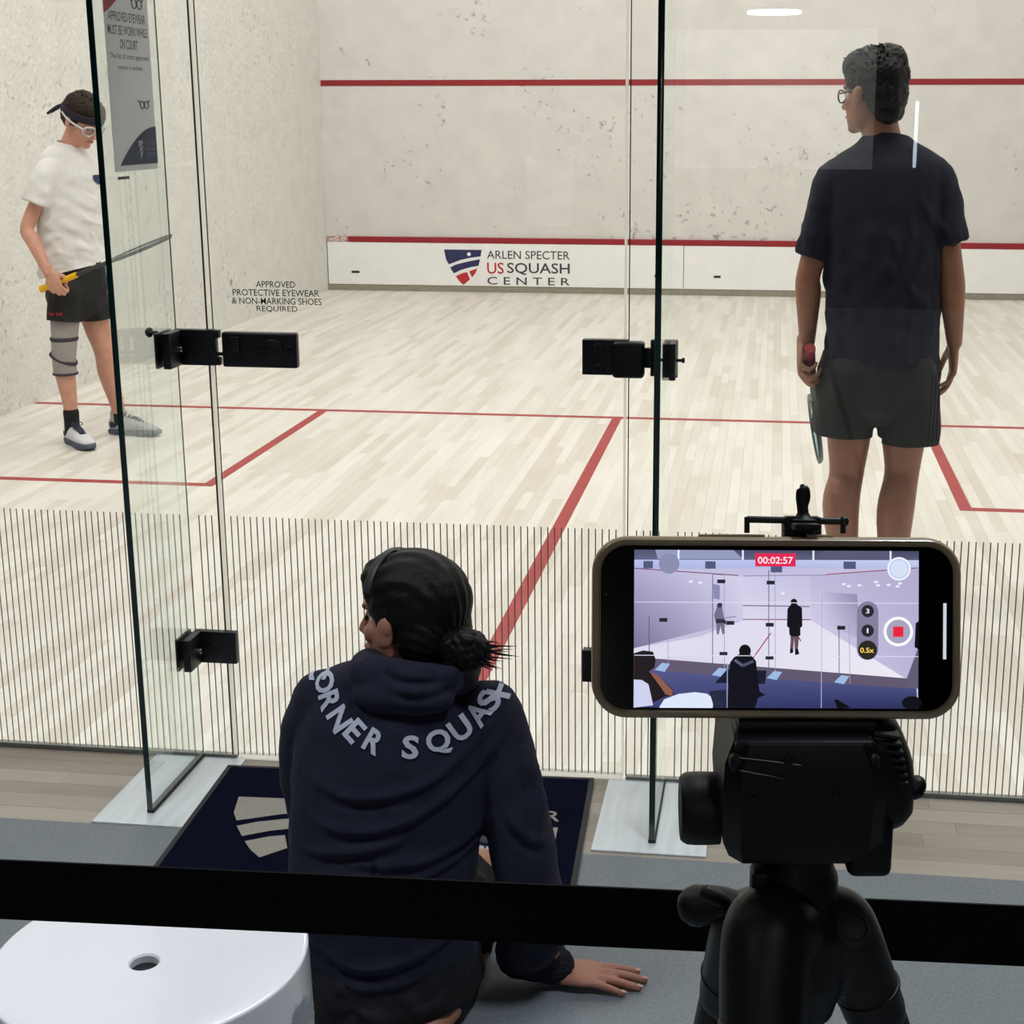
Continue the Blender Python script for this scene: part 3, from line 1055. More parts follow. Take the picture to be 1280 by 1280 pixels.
obj('shell', g, M['white_plastic'], st, auto=0.7)
obj('hole_shade_cup', MB().lathe([(0.0182, SH - 0.012), (0.0175, SH - 0.03), (0.0001, SH - 0.03)], st_h, None, 32), M['dark_plastic'], st, auto=0.7)  # dark cup stands in for the shade inside the hole

# ---- belt barrier
ba, bb = atd(0, 1111.5, 1.075), atd(1280, 1170, 1.055)
bdir = (bb - ba)
bdir_n = bdir.normalized()
A_, B_ = ba - bdir_n * 0.75, bb + bdir_n * 0.75
bz = V((0, 0, 1))
bn = bdir_n.cross(bz).normalized()
bu = bn.cross(bdir_n)
bar = thing('belt_barrier', 'black retractable belt barrier stretched across the front of the view', 'barrier', (A_.x, A_.y, 0))
Rb = Matrix((bdir_n, -bn, bu)).transposed()
obj('belt', MB().box((A_ + B_) / 2, ((B_ - A_).length, 0.002, 0.0475), Rb), M['belt'], bar)
for P_ in (A_ - bdir_n * 0.03, B_ + bdir_n * 0.03):
    b = obj('post', MB().lathe([(0.16, 0), (0.16, 0.012), (0.15, 0.022), (0.05, 0.034), (0.032, 0.04), (0.032, P_.z + 0.06), (0.028, P_.z + 0.07), (0.0001, P_.z + 0.07)], (P_.x, P_.y, 0), None, 32), M['steel'], bar, auto=0.6)
    obj('belt_cassette', MB().box((P_.x, P_.y, P_.z), (0.075, 0.075, 0.09), bev=0.012, seg=3), M['black_plastic'], b, auto=0.6)

# ================================================================== PHONE AND TRIPOD
pc = atd(971, 785.5, 0.66)
Rp = Matrix((RT, -FW, UP)).transposed()      # local x right, y towards the viewer, z up
Rp = Rp @ Matrix.Rotation(math.radians(0.3), 3, 'Y')
ph = thing('smartphone', 'smartphone in tan case filming the court, clamped on the tripod', 'phone', pc, Rp)
K = 0.66 / FPX
def rrect(w_, h_, r, n=10):
    o = []
    for cx, cy, a0 in ((w_ / 2 - r, h_ / 2 - r, 0), (-w_ / 2 + r, h_ / 2 - r, PI / 2), (-w_ / 2 + r, -h_ / 2 + r, PI), (w_ / 2 - r, -h_ / 2 + r, 1.5 * PI)):
        for i in range(n + 1):
            a = a0 + PI / 2 * i / n
            o.append((cx + r * math.cos(a), cy + r * math.sin(a)))
    return o
PWd, PHt = 463 * K, 228 * K
def loft_outline(levels):
    """levels: (outline, y) -> closed solid"""
    n = len(levels[0][0])
    vs, fs = [], []
    for o, y in levels:
        vs += [(x, y, z) for x, z in o]
    for i in range(len(levels) - 1):
        for k in range(n):
            k2 = (k + 1) % n
            fs.append((i * n + k, i * n + k2, (i + 1) * n + k2, (i + 1) * n + k))
    fs.append(tuple(range(n))[::-1])
    fs.append(tuple((len(levels) - 1) * n + k for k in range(n)))
    return MB().add(vs, fs)
obj('case', loft_outline([(rrect(PWd - 0.006, PHt - 0.006, 0.013), -0.0125), (rrect(PWd - 0.001, PHt - 0.001, 0.0155), -0.010), (rrect(PWd, PHt, 0.016), -0.006),
                          (rrect(PWd - 0.0008, PHt - 0.0008, 0.0155), -0.0008), (rrect(PWd - 0.003, PHt - 0.003, 0.0145), 0.0004), (rrect(PWd - 0.0062, PHt - 0.0062, 0.0132), 0.0002), (rrect(PWd - 0.0075, PHt - 0.0075, 0.0125), -0.0006)]), M['phone_case'], ph, local=True, auto=0.7)
obj('front_glass', loft_outline([(rrect(PWd - 0.0078, PHt - 0.0078, 0.0122), -0.0009), (rrect(PWd - 0.0082, PHt - 0.0082, 0.012), -0.0002)]), M['phone_black'], ph, local=True)
obj('side_button', MB().box((-0.020, -0.006, PHt / 2 + 0.0003), (0.03, 0.0035, 0.0014), bev=0.0005).box((0.02, -0.006, PHt / 2 + 0.0003), (0.012, 0.0035, 0.0014), bev=0.0005), M['phone_case'], ph, local=True)
obj('lens_dot', MB().lathe([(0.0008, 0), (0.0001, 0.0001)], ((757 - 971) * K, -0.00005, (785.5 - 744) * K), Matrix.Rotation(-PI / 2, 3, 'X'), 12), M['dark_frame'], ph, local=True)
obj('home_bar', MB().box(((1181 - 971) * K, -0.00005, (785.5 - 788) * K), (4 * K, 0.0001, 70 * K)), M['white_ui'], ph, local=True)

class Screen:
    """flat coloured picture; coordinates are read off an enlarged view of the display (42..1240 by 28..690)"""
    def __init__(s):
        s.v, s.f, s.c, s.lay = [], [], [], 0
    def P(s, x, y):
        u, v = (x - 42) / 1198, (y - 28) / 662
        return ((792.5 + u * 355.5 - 971) * K, 0.00002 + s.lay * 0.000012, (785.5 - (688 + v * 197)) * K)
    def poly(s, pts, col, alpha=None):
        s.lay += 1
        o = len(s.v)
        for i, p in enumerate(pts):
            s.v.append(s.P(*p))
            c = col[i] if isinstance(col[0], tuple) else col
            s.c.append(lin(c) + (1,))
        s.f.append(tuple(range(o, o + len(pts))))
    def rect(s, x0, y0, x1, y1, col):
        s.poly([(x0, y0), (x1, y0), (x1, y1), (x0, y1)], col)
    def disc(s, x, y, r, col, n=28, ry=None):
        s.poly([(x + r * math.cos(2 * PI * i / n), y + (ry or r) * math.sin(2 * PI * i / n)) for i in range(n)], col)
    def line(s, x0, y0, x1, y1, w_, col):
        d = V((x1 - x0, y1 - y0)).normalized() * w_ / 2
        s.poly([(x0 - d.y, y0 + d.x), (x1 - d.y, y1 + d.x), (x1 + d.y, y1 - d.x), (x0 + d.y, y0 - d.x)], col)
    def grid(s, quad, cols, n=8):
        s.lay += 1
        q = [np.array(p, float) for p in quad]
        o = len(s.v)
        cc = [np.array(c, float) for c in cols]
        for j in range(n + 1):
            for i in range(n + 1):
                a, b = i / n, j / n
                w4 = ((1 - a) * (1 - b), a * (1 - b), a * b, (1 - a) * b)
                p = sum(w_ * x for w_, x in zip(w4, q))
                c = sum(w_ * x for w_, x in zip(w4, cc))
                s.v.append(s.P(*p))
                s.c.append(lin(tuple(c)) + (1,))
        for j in range(n):
            for i in range(n):
                a = o + j * (n + 1) + i
                s.f.append((a, a + 1, a + n + 2, a + n + 1))
    def text(s, t, x, y, wd, hg, col, bold=0.01):
        s.lay += 1
        v, f = text_fit(t, wd, hg, bold)
        o = len(s.v)
        for p in v:
            s.v.append(s.P(x + p[0], y - p[1]))
            s.c.append(lin(col) + (1,))
        s.f += [tuple(i + o for i in x_) for x_ in f]
sc = Screen()
sc.rect(42, 28, 1240, 690, (196, 192, 222))
sc.grid([(42, 28), (1240, 28), (1240, 72), (42, 72)], [(84, 84, 112), (70, 70, 96), (96, 98, 128), (100, 104, 140)])
sc.poly([(130, 28), (460, 28), (500, 66), (140, 66)], (150, 156, 190))
sc.poly([(840, 28), (1120, 28), (1120, 66), (800, 66)], (88, 90, 118))
for x in (228, 499, 796, 1121): sc.rect(x - 4, 28, x + 4, 68, (228, 236, 255))
sc.grid([(42, 70), (1240, 66), (1240, 100), (42, 108)], [(186, 196, 238), (196, 205, 242), (188, 192, 230), (170, 178, 226)])
sc.grid([(42, 108), (500, 138), (500, 322), (42, 442)], [(178, 172, 208), (214, 210, 236), (206, 202, 230), (120, 114, 150)], 10)
sc.grid([(500, 138), (780, 134), (790, 322), (500, 322)], [(206, 204, 232), (196, 192, 222), (212, 208, 232), (220, 216, 238)], 8)
sc.grid([(780, 134), (1240, 98), (1240, 590), (790, 322)], [(190, 185, 216), (178, 172, 206), (186, 180, 214), (206, 202, 230)], 10)
sc.grid([(820, 200), (980, 210), (1000, 400), (830, 330)], [(196, 192, 222), (150, 142, 176), (176, 170, 200), (206, 202, 230)], 6)
sc.grid([(500, 322), (790, 322), (1190, 566), (42, 500)], [(224, 220, 240), (228, 224, 240), (238, 234, 244), (214, 210, 232)], 10)
sc.poly([(42, 442), (360, 384), (500, 322), (620, 420), (42, 500)], (222, 219, 238))
sc.line(44, 106, 480, 134, 4, (120, 70, 110)); sc.line(850, 128, 1236, 98, 4, (150, 70, 100)); sc.line(500, 136, 850, 130, 3, (140, 130, 168))
sc.line(500, 260, 780, 263, 4, (120, 90, 120)); sc.line(500, 318, 785, 318, 4, (140, 80, 110))
sc.line(618, 375, 543, 482, 5, (170, 70, 96))
sc.poly([(42, 478), (1190, 562), (1232, 575), (1232, 608), (130, 536), (42, 530)], (98, 88, 112))
sc.grid([(42, 530), (1232, 606), (1240, 690), (42, 690)], [(84, 88, 138), (74, 78, 128), (44, 48, 92), (58, 62, 112)])
sc.poly([(1190, 566), (1240, 430), (1240, 606), (1200, 596)], (96, 92, 116))
for x0, x1, ya, yb in ((105, 183, 305, 520), (372, 420, 130, 548), (608, 634, 110, 560), (905, 948, 340, 588)):
    sc.line(x0, ya, x0 + 2, yb, 3.5, (84, 96, 126)); sc.line(x1, ya, x1 + 4, yb, 2.5, (150, 156, 188))
    if x0 in (105, 372): sc.line(x0, ya, x1, ya + 3, 2.5, (150, 156, 188))
for x, y in ((400, 540), (632, 552), (915, 568), (160, 520)): sc.poly([(x - 30, y + 12), (x, y - 18), (x + 34, y - 14), (x + 12, y + 20)], (156, 186, 226))
for x, y in ((165, 322), (408, 159), (616, 163), (412, 330), (447, 333), (613, 340), (613, 478), (419, 463), (914, 351)):
    sc.rect(x - 17, y - 8, x + 17, y + 8, (38, 38, 52))
for x, y, q in ((100, 92, 20), (362, 92, 22), (948, 90, 26), (640, 106, 24)): sc.rect(x - q, y - 17, x + q, y + 14, (84, 88, 126))
sc.poly([(374, 170), (402, 175), (402, 235), (376, 230)], (140, 140, 176))
for x, y in ((925, 168), (945, 176), (990, 172), (1060, 158), (1068, 172), (1112, 170), (1150, 176), (1160, 164), (280, 160), (320, 165), (668, 208)): sc.disc(x, y, 9, (236, 236, 250), 10, 5)
# figures on the display
sc.poly([(392, 252), (410, 252), (412, 266), (418, 300), (422, 330), (424, 376), (414, 382), (406, 346), (398, 382), (390, 380), (388, 340), (378, 300), (388, 272)], (116, 112, 136))
sc.disc(402, 258, 11, (60, 54, 70)); sc.rect(386, 316, 424, 334, (52, 50, 66)); sc.line(420, 312, 470, 306, 4, (140, 134, 160))
sc.poly([(705, 250), (722, 250), (748, 268), (750, 345), (742, 352), (742, 384), (736, 386), (732, 440), (738, 462), (720, 466), (718, 390), (712, 390), (712, 456), (698, 460), (702, 386), (696, 382), (694, 352), (685, 345), (687, 272)], (20, 18, 28))
sc.disc(714, 244, 14, (24, 20, 28)); sc.line(728, 380, 744, 408, 4, (40, 36, 50)); sc.poly([(700, 388), (735, 388), (732, 440), (718, 440), (716, 395), (712, 440), (702, 440)], (104, 78, 92))
sc.poly([(384, 585), (434, 528), (600, 532), (594, 588)], (26, 28, 46))
sc.poly([(486, 462), (530, 462), (556, 492), (562, 560), (572, 620), (596, 634), (566, 646), (552, 690), (436, 690), (440, 600), (446, 500), (462, 478)], (14, 15, 26))
sc.disc(509, 450, 25, (16, 14, 20), 28, 27); sc.line(466, 488, 500, 512, 12, (90, 92, 120)); sc.line(500, 512, 545, 492, 12, (80, 82, 110))
sc.poly([(42, 462), (80, 450), (122, 455), (134, 490), (128, 522), (104, 540), (150, 560), (204, 612), (212, 634), (170, 645), (120, 670), (42, 640)], (28, 18, 24))
sc.poly([(108, 540), (146, 556), (206, 618), (206, 640), (176, 634), (150, 596)], (142, 92, 74))
sc.poly([(42, 572), (76, 574), (104, 592), (124, 680), (42, 690)], (206, 210, 238))
sc.poly([(152, 684), (170, 655), (230, 632), (300, 624), (350, 630), (378, 652), (374, 690), (150, 690)], (222, 230, 252))
sc.poly([(360, 620), (430, 612), (436, 690), (380, 690)], (36, 40, 66))
sc.poly([(884, 652), (900, 652), (956, 686), (900, 690)], (14, 14, 20)); sc.disc(1212, 664, 42, (16, 16, 24), 20, 28)
sc.poly([(1240, 440), (1222, 430), (1226, 330), (1240, 320)], (14, 14, 20))
# camera app marks
for y in (247, 470): sc.line(44, y, 1238, y, 3, (222, 222, 244))
for x in (435, 831): sc.line(x, 500 if x < 500 else 200, x, 688, 3, (176, 176, 220))
sc.rect(550, 40, 720, 95, (226, 40, 84)); sc.text('00:02:57', 635, 69, 148, 30, (255, 232, 240), 0.015)
sc.disc(188, 85, 43, (138, 142, 176)); sc.disc(1155, 102, 49, (246, 248, 255)); sc.disc(1155, 102, 42, (190, 202, 232)); sc.disc(1155, 102, 37, (214, 224, 246))
sc.disc(1024, 284, 45, (132, 128, 156)); sc.rect(979, 284, 1069, 440, (132, 128, 156)); sc.disc(1024, 440, 45, (132, 128, 156))
for y, t, c in ((280, '3', (235, 235, 245)), (362, '1', (235, 235, 245))):
    sc.disc(1024, y, 26, (42, 40, 52)); sc.text(t, 1024, y, 14 if t == '3' else 7, 20, c, 0.02)
sc.disc(1024, 443, 40, (44, 40, 36)); sc.text('0.5x', 1022, 444, 58, 22, (250, 214, 90), 0.02)
sc.disc(1153, 365, 62, (252, 252, 255)); sc.disc(1153, 365, 50, (168, 164, 192)); sc.rect(1131, 344, 1174, 387, (234, 38, 62))
me = bpy.data.meshes.new('screen_picture')
me.from_pydata(sc.v, [], sc.f)
ca = me.color_attributes.new('Col', 'FLOAT_COLOR', 'POINT')
ca.data.foreach_set('color', np.array(sc.c, np.float32).ravel())
me.materials.append(M['screen'])
link('screen', me, ph)

# ---- tripod
td = 0.685
tc_ = atd(1006, 1000, td)
TB = V((tc_.x, tc_.y, 0))
tri = thing('tripod', 'black camera tripod carrying the phone in front of the barrier belt', 'tripod', TB)
HX, HY = V((RT.x, RT.y, 0)).normalized(), V((FW.x, FW.y, 0)).normalized()
RH = Matrix((HX, HY, V((0, 0, 1)))).transposed()
KT = td / FPX
def T(px, py, dy=0.0):
    """point in the tripod's own upright plane, dy metres behind it"""
    d = FW + RT * ((px - PPX) / FPX) - UP * ((py - PPY) / FPX)
    t = ((TB - CAM).dot(HY) + dy) / d.dot(HY)
    return CAM + d * t
def tbox(px0, px1, py0, py1, dep, dy=0.0, bev=0.004, g=None):
    a, b = T((px0 + px1) / 2, py0), T((px0 + px1) / 2, py1)
    l, r_ = T(px0, (py0 + py1) / 2), T(px1, (py0 + py1) / 2)
    c = (a + b) / 2 + HY * dy
    return (g or MB()).box(c, ((r_ - l).length, dep, (a - b).length), RH, bev, 3)
# phone clamp: spine behind the phone, top jaw with screw and wing handle
cl = obj('phone_clamp', MB().box(pc + Rp @ V((0.014, -0.022, 0.003)), (0.018, 0.009, PHt + 0.012), Rp, 0.002)
         .box(pc + Rp @ V((0.014, -0.012, PHt / 2 + 0.0045)), (0.012, 0.022, 0.003), Rp, 0.001)
         .box(pc + Rp @ V((0.014, -0.012, -PHt / 2 - 0.0030)), (0.062, 0.024, 0.005), Rp, 0.0015), M['black_plastic'], tri, auto=0.6)
def PT(px, py, b=0.02):
    return pc + Rp @ V(((px - 971) * K * 1.03, -b, (785.5 - py) * K * 1.03))
g = MB()
g.cyl(PT(940, 655), PT(1061, 657), 0.0016, 12)
g.cyl(PT(940, 652), PT(940, 672), 0.0013, 10)
g.cyl(PT(1060, 654), PT(1060, 672), 0.0013, 10)
g.ell(PT(1061, 657), (0.0025, 0.0025, 0.0025))
obj('clamp_bar', g, M['dark_plastic'], tri, auto=0.8)
g = MB().lathe([(0.0035, 0), (0.0045, 0.003), (0.0065, 0.0035), (0.0065, 0.0065), (0.004, 0.0075), (0.0026, 0.010), (0.0022, 0.0155), (0.0001, 0.0155)], PT(1010, 673), Rp, 24)
g.tube([PT(1009, 652), PT(1009, 640), PT(1010, 628), PT(1010, 617), PT(1009, 613)], [(0.002, 0.002), (0.0025, 0.002), (0.0034, 0.0022), (0.0030, 0.002), (0.0012, 0.001)], 14, tuple(RT), 4)
obj('clamp_screw', g, M['black_plastic'], tri, auto=0.9)
# quick-release plate and head
g = tbox(912, 1080, 897, 912, 0.055, 0.0, 0.002)
tbox(904, 1086, 910, 935, 0.062, 0.0, 0.004, g)
obj('quick_release_plate', g, M['dark_plastic'], tri, auto=0.6)
g = MB()
def headring(l, r_, y, dep):
    a, b = T(l, y), T(r_, y)
    return [((a + b) / 2 + HX * ((b - a).length / 2) * sx + HY * dep * sy)[:] for sx, sy in ((-1, -0.75), (-0.8, -1), (0.8, -1), (1, -0.75), (1, 0.75), (0.8, 1), (-0.8, 1), (-1, 0.75))]
lv = [headring(912, 1080, 898, 0.030), headring(900, 1092, 925, 0.034), headring(896, 1094, 970, 0.034), headring(898, 1090, 1022, 0.033), headring(905, 1058, 1040, 0.03), headring(938, 1046, 1050, 0.022)]
g.add(sum(lv, []), [(i * 8 + k, i * 8 + (k + 1) % 8, (i + 1) * 8 + (k + 1) % 8, (i + 1) * 8 + k) for i in range(5) for k in range(8)] + [tuple(range(8))[::-1], tuple(range(40, 48))])
obj('pan_head', g, M['black_plastic'], tri, auto=0.5)
tr = MB()
tr.tube([T(925, 948, -0.0345), T(960, 952, -0.0345), T(1000, 957, -0.0345)], [0.0006] * 3, 6, (0, 0, 1), 2)
tr.tube([T(926, 964, -0.0345), T(985, 975, -0.0345)], [0.0006] * 2, 6, (0, 0, 1), 2)
obj('head_seam', tr, M['dark_plastic'], tri)
for x, y in ((987, 949), (942, 1000), (1045, 996)):
    sc_ = MB().lathe([(0.002, 0), (0.002, 0.001), (0.0001, 0.0014)], T(x, y, -0.034), RH @ Matrix.Rotation(PI / 2, 3, 'X'), 12)
    obj('head_screw', sc_, M['steel'], tri, auto=0.6)

g = MB().tube([T(899, 1010), T(880, 1010), T(858, 1010), T(850, 1010)], [(0.0165, 0.0165), (0.0168, 0.0168), (0.0165, 0.0165), (0.0145, 0.0145)], 28, (0, 0, 1), 2, 'flat')
obj('tilt_knob', g, M['black_plastic'], tri, auto=0.6)
g = MB()
c0, c1 = T(1084, 912), T(1124, 975)
g.tube([T(1090, 925), T(1098, 960), T(1107, 1000)], [(0.0145, 0.016), (0.016, 0.017), (0.013, 0.015)], 28, tuple(HX), 3, 'round')
rib = obj('grip_knob', g, M['black_plastic'], tri, auto=0.8)
g = MB()
for k in range(7):
    y = 915 + k * 9.5
    g.box(T(1106 + k * 1.7, y, -0.0105), (0.013, 0.010, 0.0014), RH @ Matrix.Rotation(0.15, 3, 'Y'), 0.0005)
obj('grip_rib', g, M['dark_plastic'], rib)
g = MB().tube([T(1108, 985), T(1125, 990), T(1142, 984), T(1146, 981)], [(0.006, 0.006), (0.0046, 0.005), (0.0056, 0.006), (0.0045, 0.005)], 18, (0, 0, 1), 4)
obj('lock_lever', g, M['black_plastic'], tri, auto=0.9)
obj('handle_socket', tbox(1053, 1108, 1004, 1076, 0.035, 0.0, 0.004), M['black_plastic'], tri, auto=0.6)
# neck, collar, spider and legs
g = MB().lathe([(0.0001, 0), (0.0185, 0), (0.0205, 0.004), (0.0205, 0.02), (0.018, 0.026), (0.018, 0.042), (0.0001, 0.042)], T(991, 1140), RH, 36)
tbox(934, 956, 1066, 1108, 0.012, -0.014, 0.002, g)
obj('neck_collar', g, M['black_plastic'], tri, auto=0.6)
g = MB()
hub = T(1000, 1165)
sh_l, sh_r, sh_b = T(958, 1172, -0.028), T(1058, 1160, 0.006), T(930, 1158, 0.030)
g.lathe([(0.0001, -0.042), (0.017, -0.042), (0.022, -0.02), (0.0225, 0.006), (0.0175, 0.016), (0.0001, 0.016)], hub, RH, 32)
LEGS = ((sh_l, -HX * 0.06 - HY * 0.42, 0.0185, 0.019), (sh_r, HX * 0.35 + HY * 0.14, 0.0145, 0.0135), (sh_b, -HX * 0.10 + HY * 0.36, 0.0145, 0.0135))
for s_, h_, r0, r1 in LEGS:
    g.tube([hub + V((0, 0, 0.006)), hub.lerp(s_, 0.75) + V((0, 0, 0.006)), s_ - V((0, 0, 0.004)), s_ + (h_ - V((0, 0, 1))) * 0.05], [(0.017, 0.016), (r0 + 0.001, r0 + 0.001), (r0 + 0.0025, r0 + 0.0025), (r0 + 0.001, r0 + 0.001)], 20, (0, 0, 1), 6)
v, n, f = skin(g, 0.0018, 8)
obj('leg_crown', (v, f), M['dark_plastic'], tri, smooth=True)
for s_, h_, r0, r1 in LEGS:
    w_ = h_ - V((0, 0, 1))
    at_z = lambda z: s_ + w_ * (s_.z - z)
    l_ = MB().tube([s_ + w_ * 0.02, at_z(0.62)], [r0, r1], 22, (0.2, 0.9, 0.1), 1, 'round')
    lo = obj('leg', l_, M['black_plastic'], tri, auto=0.7)
    c_ = s_ + w_ * 0.035
    wn = w_.normalized()
    sx_ = wn.cross(V((0.2, 0.9, 0.1))).normalized()
    sy_ = wn.cross(sx_)
    obj('leg_collar', MB().tube([c_ + (sx_ * math.cos(2 * PI * i / 32) + sy_ * math.sin(2 * PI * i / 32)) * (r0 + 0.0012) for i in range(32)], [0.0011] * 32, 8, tuple(wn), closed=True), M['black_plastic'], lo, smooth=True)
    obj('lower_tube', MB().tube([at_z(0.64), at_z(0.02)], [0.0115, 0.011], 16, (0.2, 0.9, 0.1), 1, 'flat'), M['steel'], lo, auto=0.7)
    obj('leg_clasp', MB().box(at_z(0.61), (0.040, 0.040, 0.04), None, 0.006), M['black_plastic'], lo, auto=0.6)
    obj('rubber_foot', MB().ell(at_z(0.012), (0.016, 0.016, 0.012)), M['rubber'], lo, smooth=True)
obj('crown_button', MB().lathe([(0.0085, 0), (0.0085, 0.0015), (0.006, 0.002), (0.0055, 0.0005), (0.0001, 0.0012)], T(1067, 1160, -0.013), RH @ Matrix.Rotation(math.radians(55), 3, 'X'), 24), M['black_plastic'], tri, auto=0.5)
g = MB().tube([T(935, 1140, 0.02), T(905, 1130, 0.03), T(872, 1132, 0.035)], [(0.0075, 0.0075), (0.0085, 0.0085), (0.0105, 0.0105)], 22, (0, 0, 1), 3)
g.tube([T(900, 1124, 0.022), T(884, 1116, 0.022)], [0.004, 0.004], 12, (0, 0, 1), 1)
obj('column_lock', g, M['black_plastic'], tri, auto=0.8)
obj('center_column', MB().cyl(T(1000, 1170), T(1000, 1170) - V((0, 0, 0.32)), 0.0125), M['steel'], tri, auto=0.6)
# ---- lobby lamps and added white panels, mirrored in the glass
def mirr(px, py, y):
    """point on the plane y whose reflection in the glass is seen at that pixel"""
    d = FW + RT * ((px - PPX) / FPX) - UP * ((py - PPY) / FPX)
    q = CAM + d * ((-y - CAM.y) / d.y)
    return V((q.x, y, q.z))
pl = mirr(968, 17, -8.3)
lamp = thing('pendant_lamp', 'round pendant lamp glowing high in the lobby, mirrored near the top of the glass', 'lamp', (pl.x, pl.y, pl.z))
obj('diffuser', MB().lathe([(0.2, 0), (0.2, 0.012), (0.19, 0.02), (0.0001, 0.02)], pl, None, 40), emit_mat('lamp_glow', (255, 250, 240), 22), lamp, auto=0.6)
obj('shade', MB().lathe([(0.205, 0.02), (0.205, 0.045), (0.17, 0.06), (0.0001, 0.06)], pl, None, 40), M['steel'], lamp, auto=0.6)
obj('cord', MB().cyl(pl + V((0, 0, 0.06)), V((pl.x, pl.y, 3.2)), 0.004, 10), M['rubber'], lamp)
a, c = mirr(1147, 128, -8.96), mirr(1146, 208, -8.96)
tl_ = thing('wall_light', 'slim vertical light tube mirrored as a bright streak over the navy shirt', 'lamp', (a.x, -8.99, c.z))
obj('tube', MB().tube([a, V((a.x, a.y, c.z))], [0.014, 0.014], 14, (1, 0, 0), 1), emit_mat('tube_glow', (225, 238, 255), 7), tl_, smooth=True)
obj('backing', MB().box((a.x, -8.988, (a.z + c.z) / 2), (0.05, 0.02, a.z - c.z + 0.05), bev=0.003), M['steel'], tl_)
for lab, x0, y0, x1, y1 in (('small unseen white panel added to mirror a pale patch above the shield emblem', 657, 195, 715, 285),
                            ('wide unseen white panel added to mirror a pale patch beneath the pendant lamp', 845, 36, 1090, 213)):
    a, c = mirr(x0, y0, -8.97), mirr(x1, y1, -8.97)
    nb = thing('reflection_panel', lab, 'board', (a.x, -8.99, c.z))  # panel made up to give the pale reflections in the glass
    obj('panel', MB().box(((a.x + c.x) / 2, -8.985, (a.z + c.z) / 2), (abs(c.x - a.x), 0.02, abs(a.z - c.z))), M['tin'], nb)
    for u, q in (((abs(c.x - a.x) + 0.03, 0.03, 0.015), 0), ((abs(c.x - a.x) + 0.03, 0.03, 0.015), 1)):
        obj('rail', MB().box(((a.x + c.x) / 2, -8.98, (a.z, c.z)[q]), u), M['steel'], nb)

# ================================================================== PEOPLE
def A3(x): return np.array(x, float)

class Fig:
    """maps a local frame (x right, y forward, z up) at c into the world"""
    def __init__(s, c, R, k=1.0):
        s.c, s.R, s.k = V(c), R, k
    def __call__(s, x, y, z):
        return s.c + s.R @ (V((x, y, z)) * s.k)
    def inv(s, v):
        return (np.asarray(v) - np.array(s.c)) @ np.array(s.R) / s.k

def head_shapes(mb, h, jaw=1.0):
    R, k = h.R, h.k
    e = lambda c, r, RR=None: mb.ell(h(*c), [x * k for x in r], R @ RR if RR else R, 24, 16)
    e((0, -0.012, 0.034), (0.073, 0.093, 0.082))
    e((0, 0.024, -0.035), (0.058 * jaw, 0.064, 0.074))
    e((0, 0.045, -0.070), (0.043 * jaw, 0.042, 0.036))
    e((0, 0.070, -0.093), (0.022, 0.019, 0.016))
    e((0, 0.073, 0.022), (0.046, 0.014, 0.014))
    for s in (-1, 1):
        e((s * 0.033, 0.054, -0.026), (0.024, 0.018, 0.022))
        ear = Matrix.Rotation(-0.25 * s, 3, 'Z')
        e((s * 0.079, -0.004, -0.010), (0.008, 0.017, 0.030), ear)
        e((s * 0.083, -0.010, 0.004), (0.007, 0.012, 0.018), ear)
        e((s * 0.075, 0.004, -0.030), (0.008, 0.010, 0.011), ear)
        e((s * 0.008, 0.092, -0.036), (0.008, 0.011, 0.008))
    mb.tube([h(0, 0.082, 0.020), h(0, 0.094, -0.008), h(0, 0.106, -0.032)], [(0.007 * k, 0.008 * k), (0.009 * k, 0.009 * k), (0.0115 * k, 0.0095 * k)], 12, tuple(R @ V((1, 0, 0))))
    mb.ell(h(0, 0.083, -0.058), (0.021 * k, 0.011 * k, 0.0055 * k), R)
    mb.ell(h(0, 0.081, -0.068), (0.018 * k, 0.011 * k, 0.006 * k), R)

def face_parts(root, h, sink=0.0):
    for s in (-1, 1):
        e = obj('eye', MB().ell(h(s * 0.030, 0.0665 - sink, -0.002), (0.0105 * h.k,) * 3, h.R, 16, 10), M['eye_white'], root, smooth=True)
        obj('iris', MB().ell(h(s * 0.030, 0.0755, -0.003), (0.0052 * h.k, 0.0025 * h.k, 0.0058 * h.k), h.R, 14, 8), M['eye_dark'], e, smooth=True)
        obj('eyebrow', MB().tube([h(s * 0.016, 0.0825, 0.022), h(s * 0.032, 0.079, 0.026), h(s * 0.048, 0.066, 0.022)], [0.0018, 0.0024, 0.0012], 8, (0, 0, 1)), M['hair_black'], root, smooth=True)
    obj('lips', MB().tube([h(-0.021, 0.083, -0.063), h(-0.008, 0.0935, -0.0615), h(0, 0.0935, -0.0625), h(0.008, 0.0935, -0.0615), h(0.021, 0.083, -0.063)], [0.0015, 0.004, 0.0036, 0.004, 0.0015], 10, (0, 0, 1)), M['lip'], root, smooth=True)

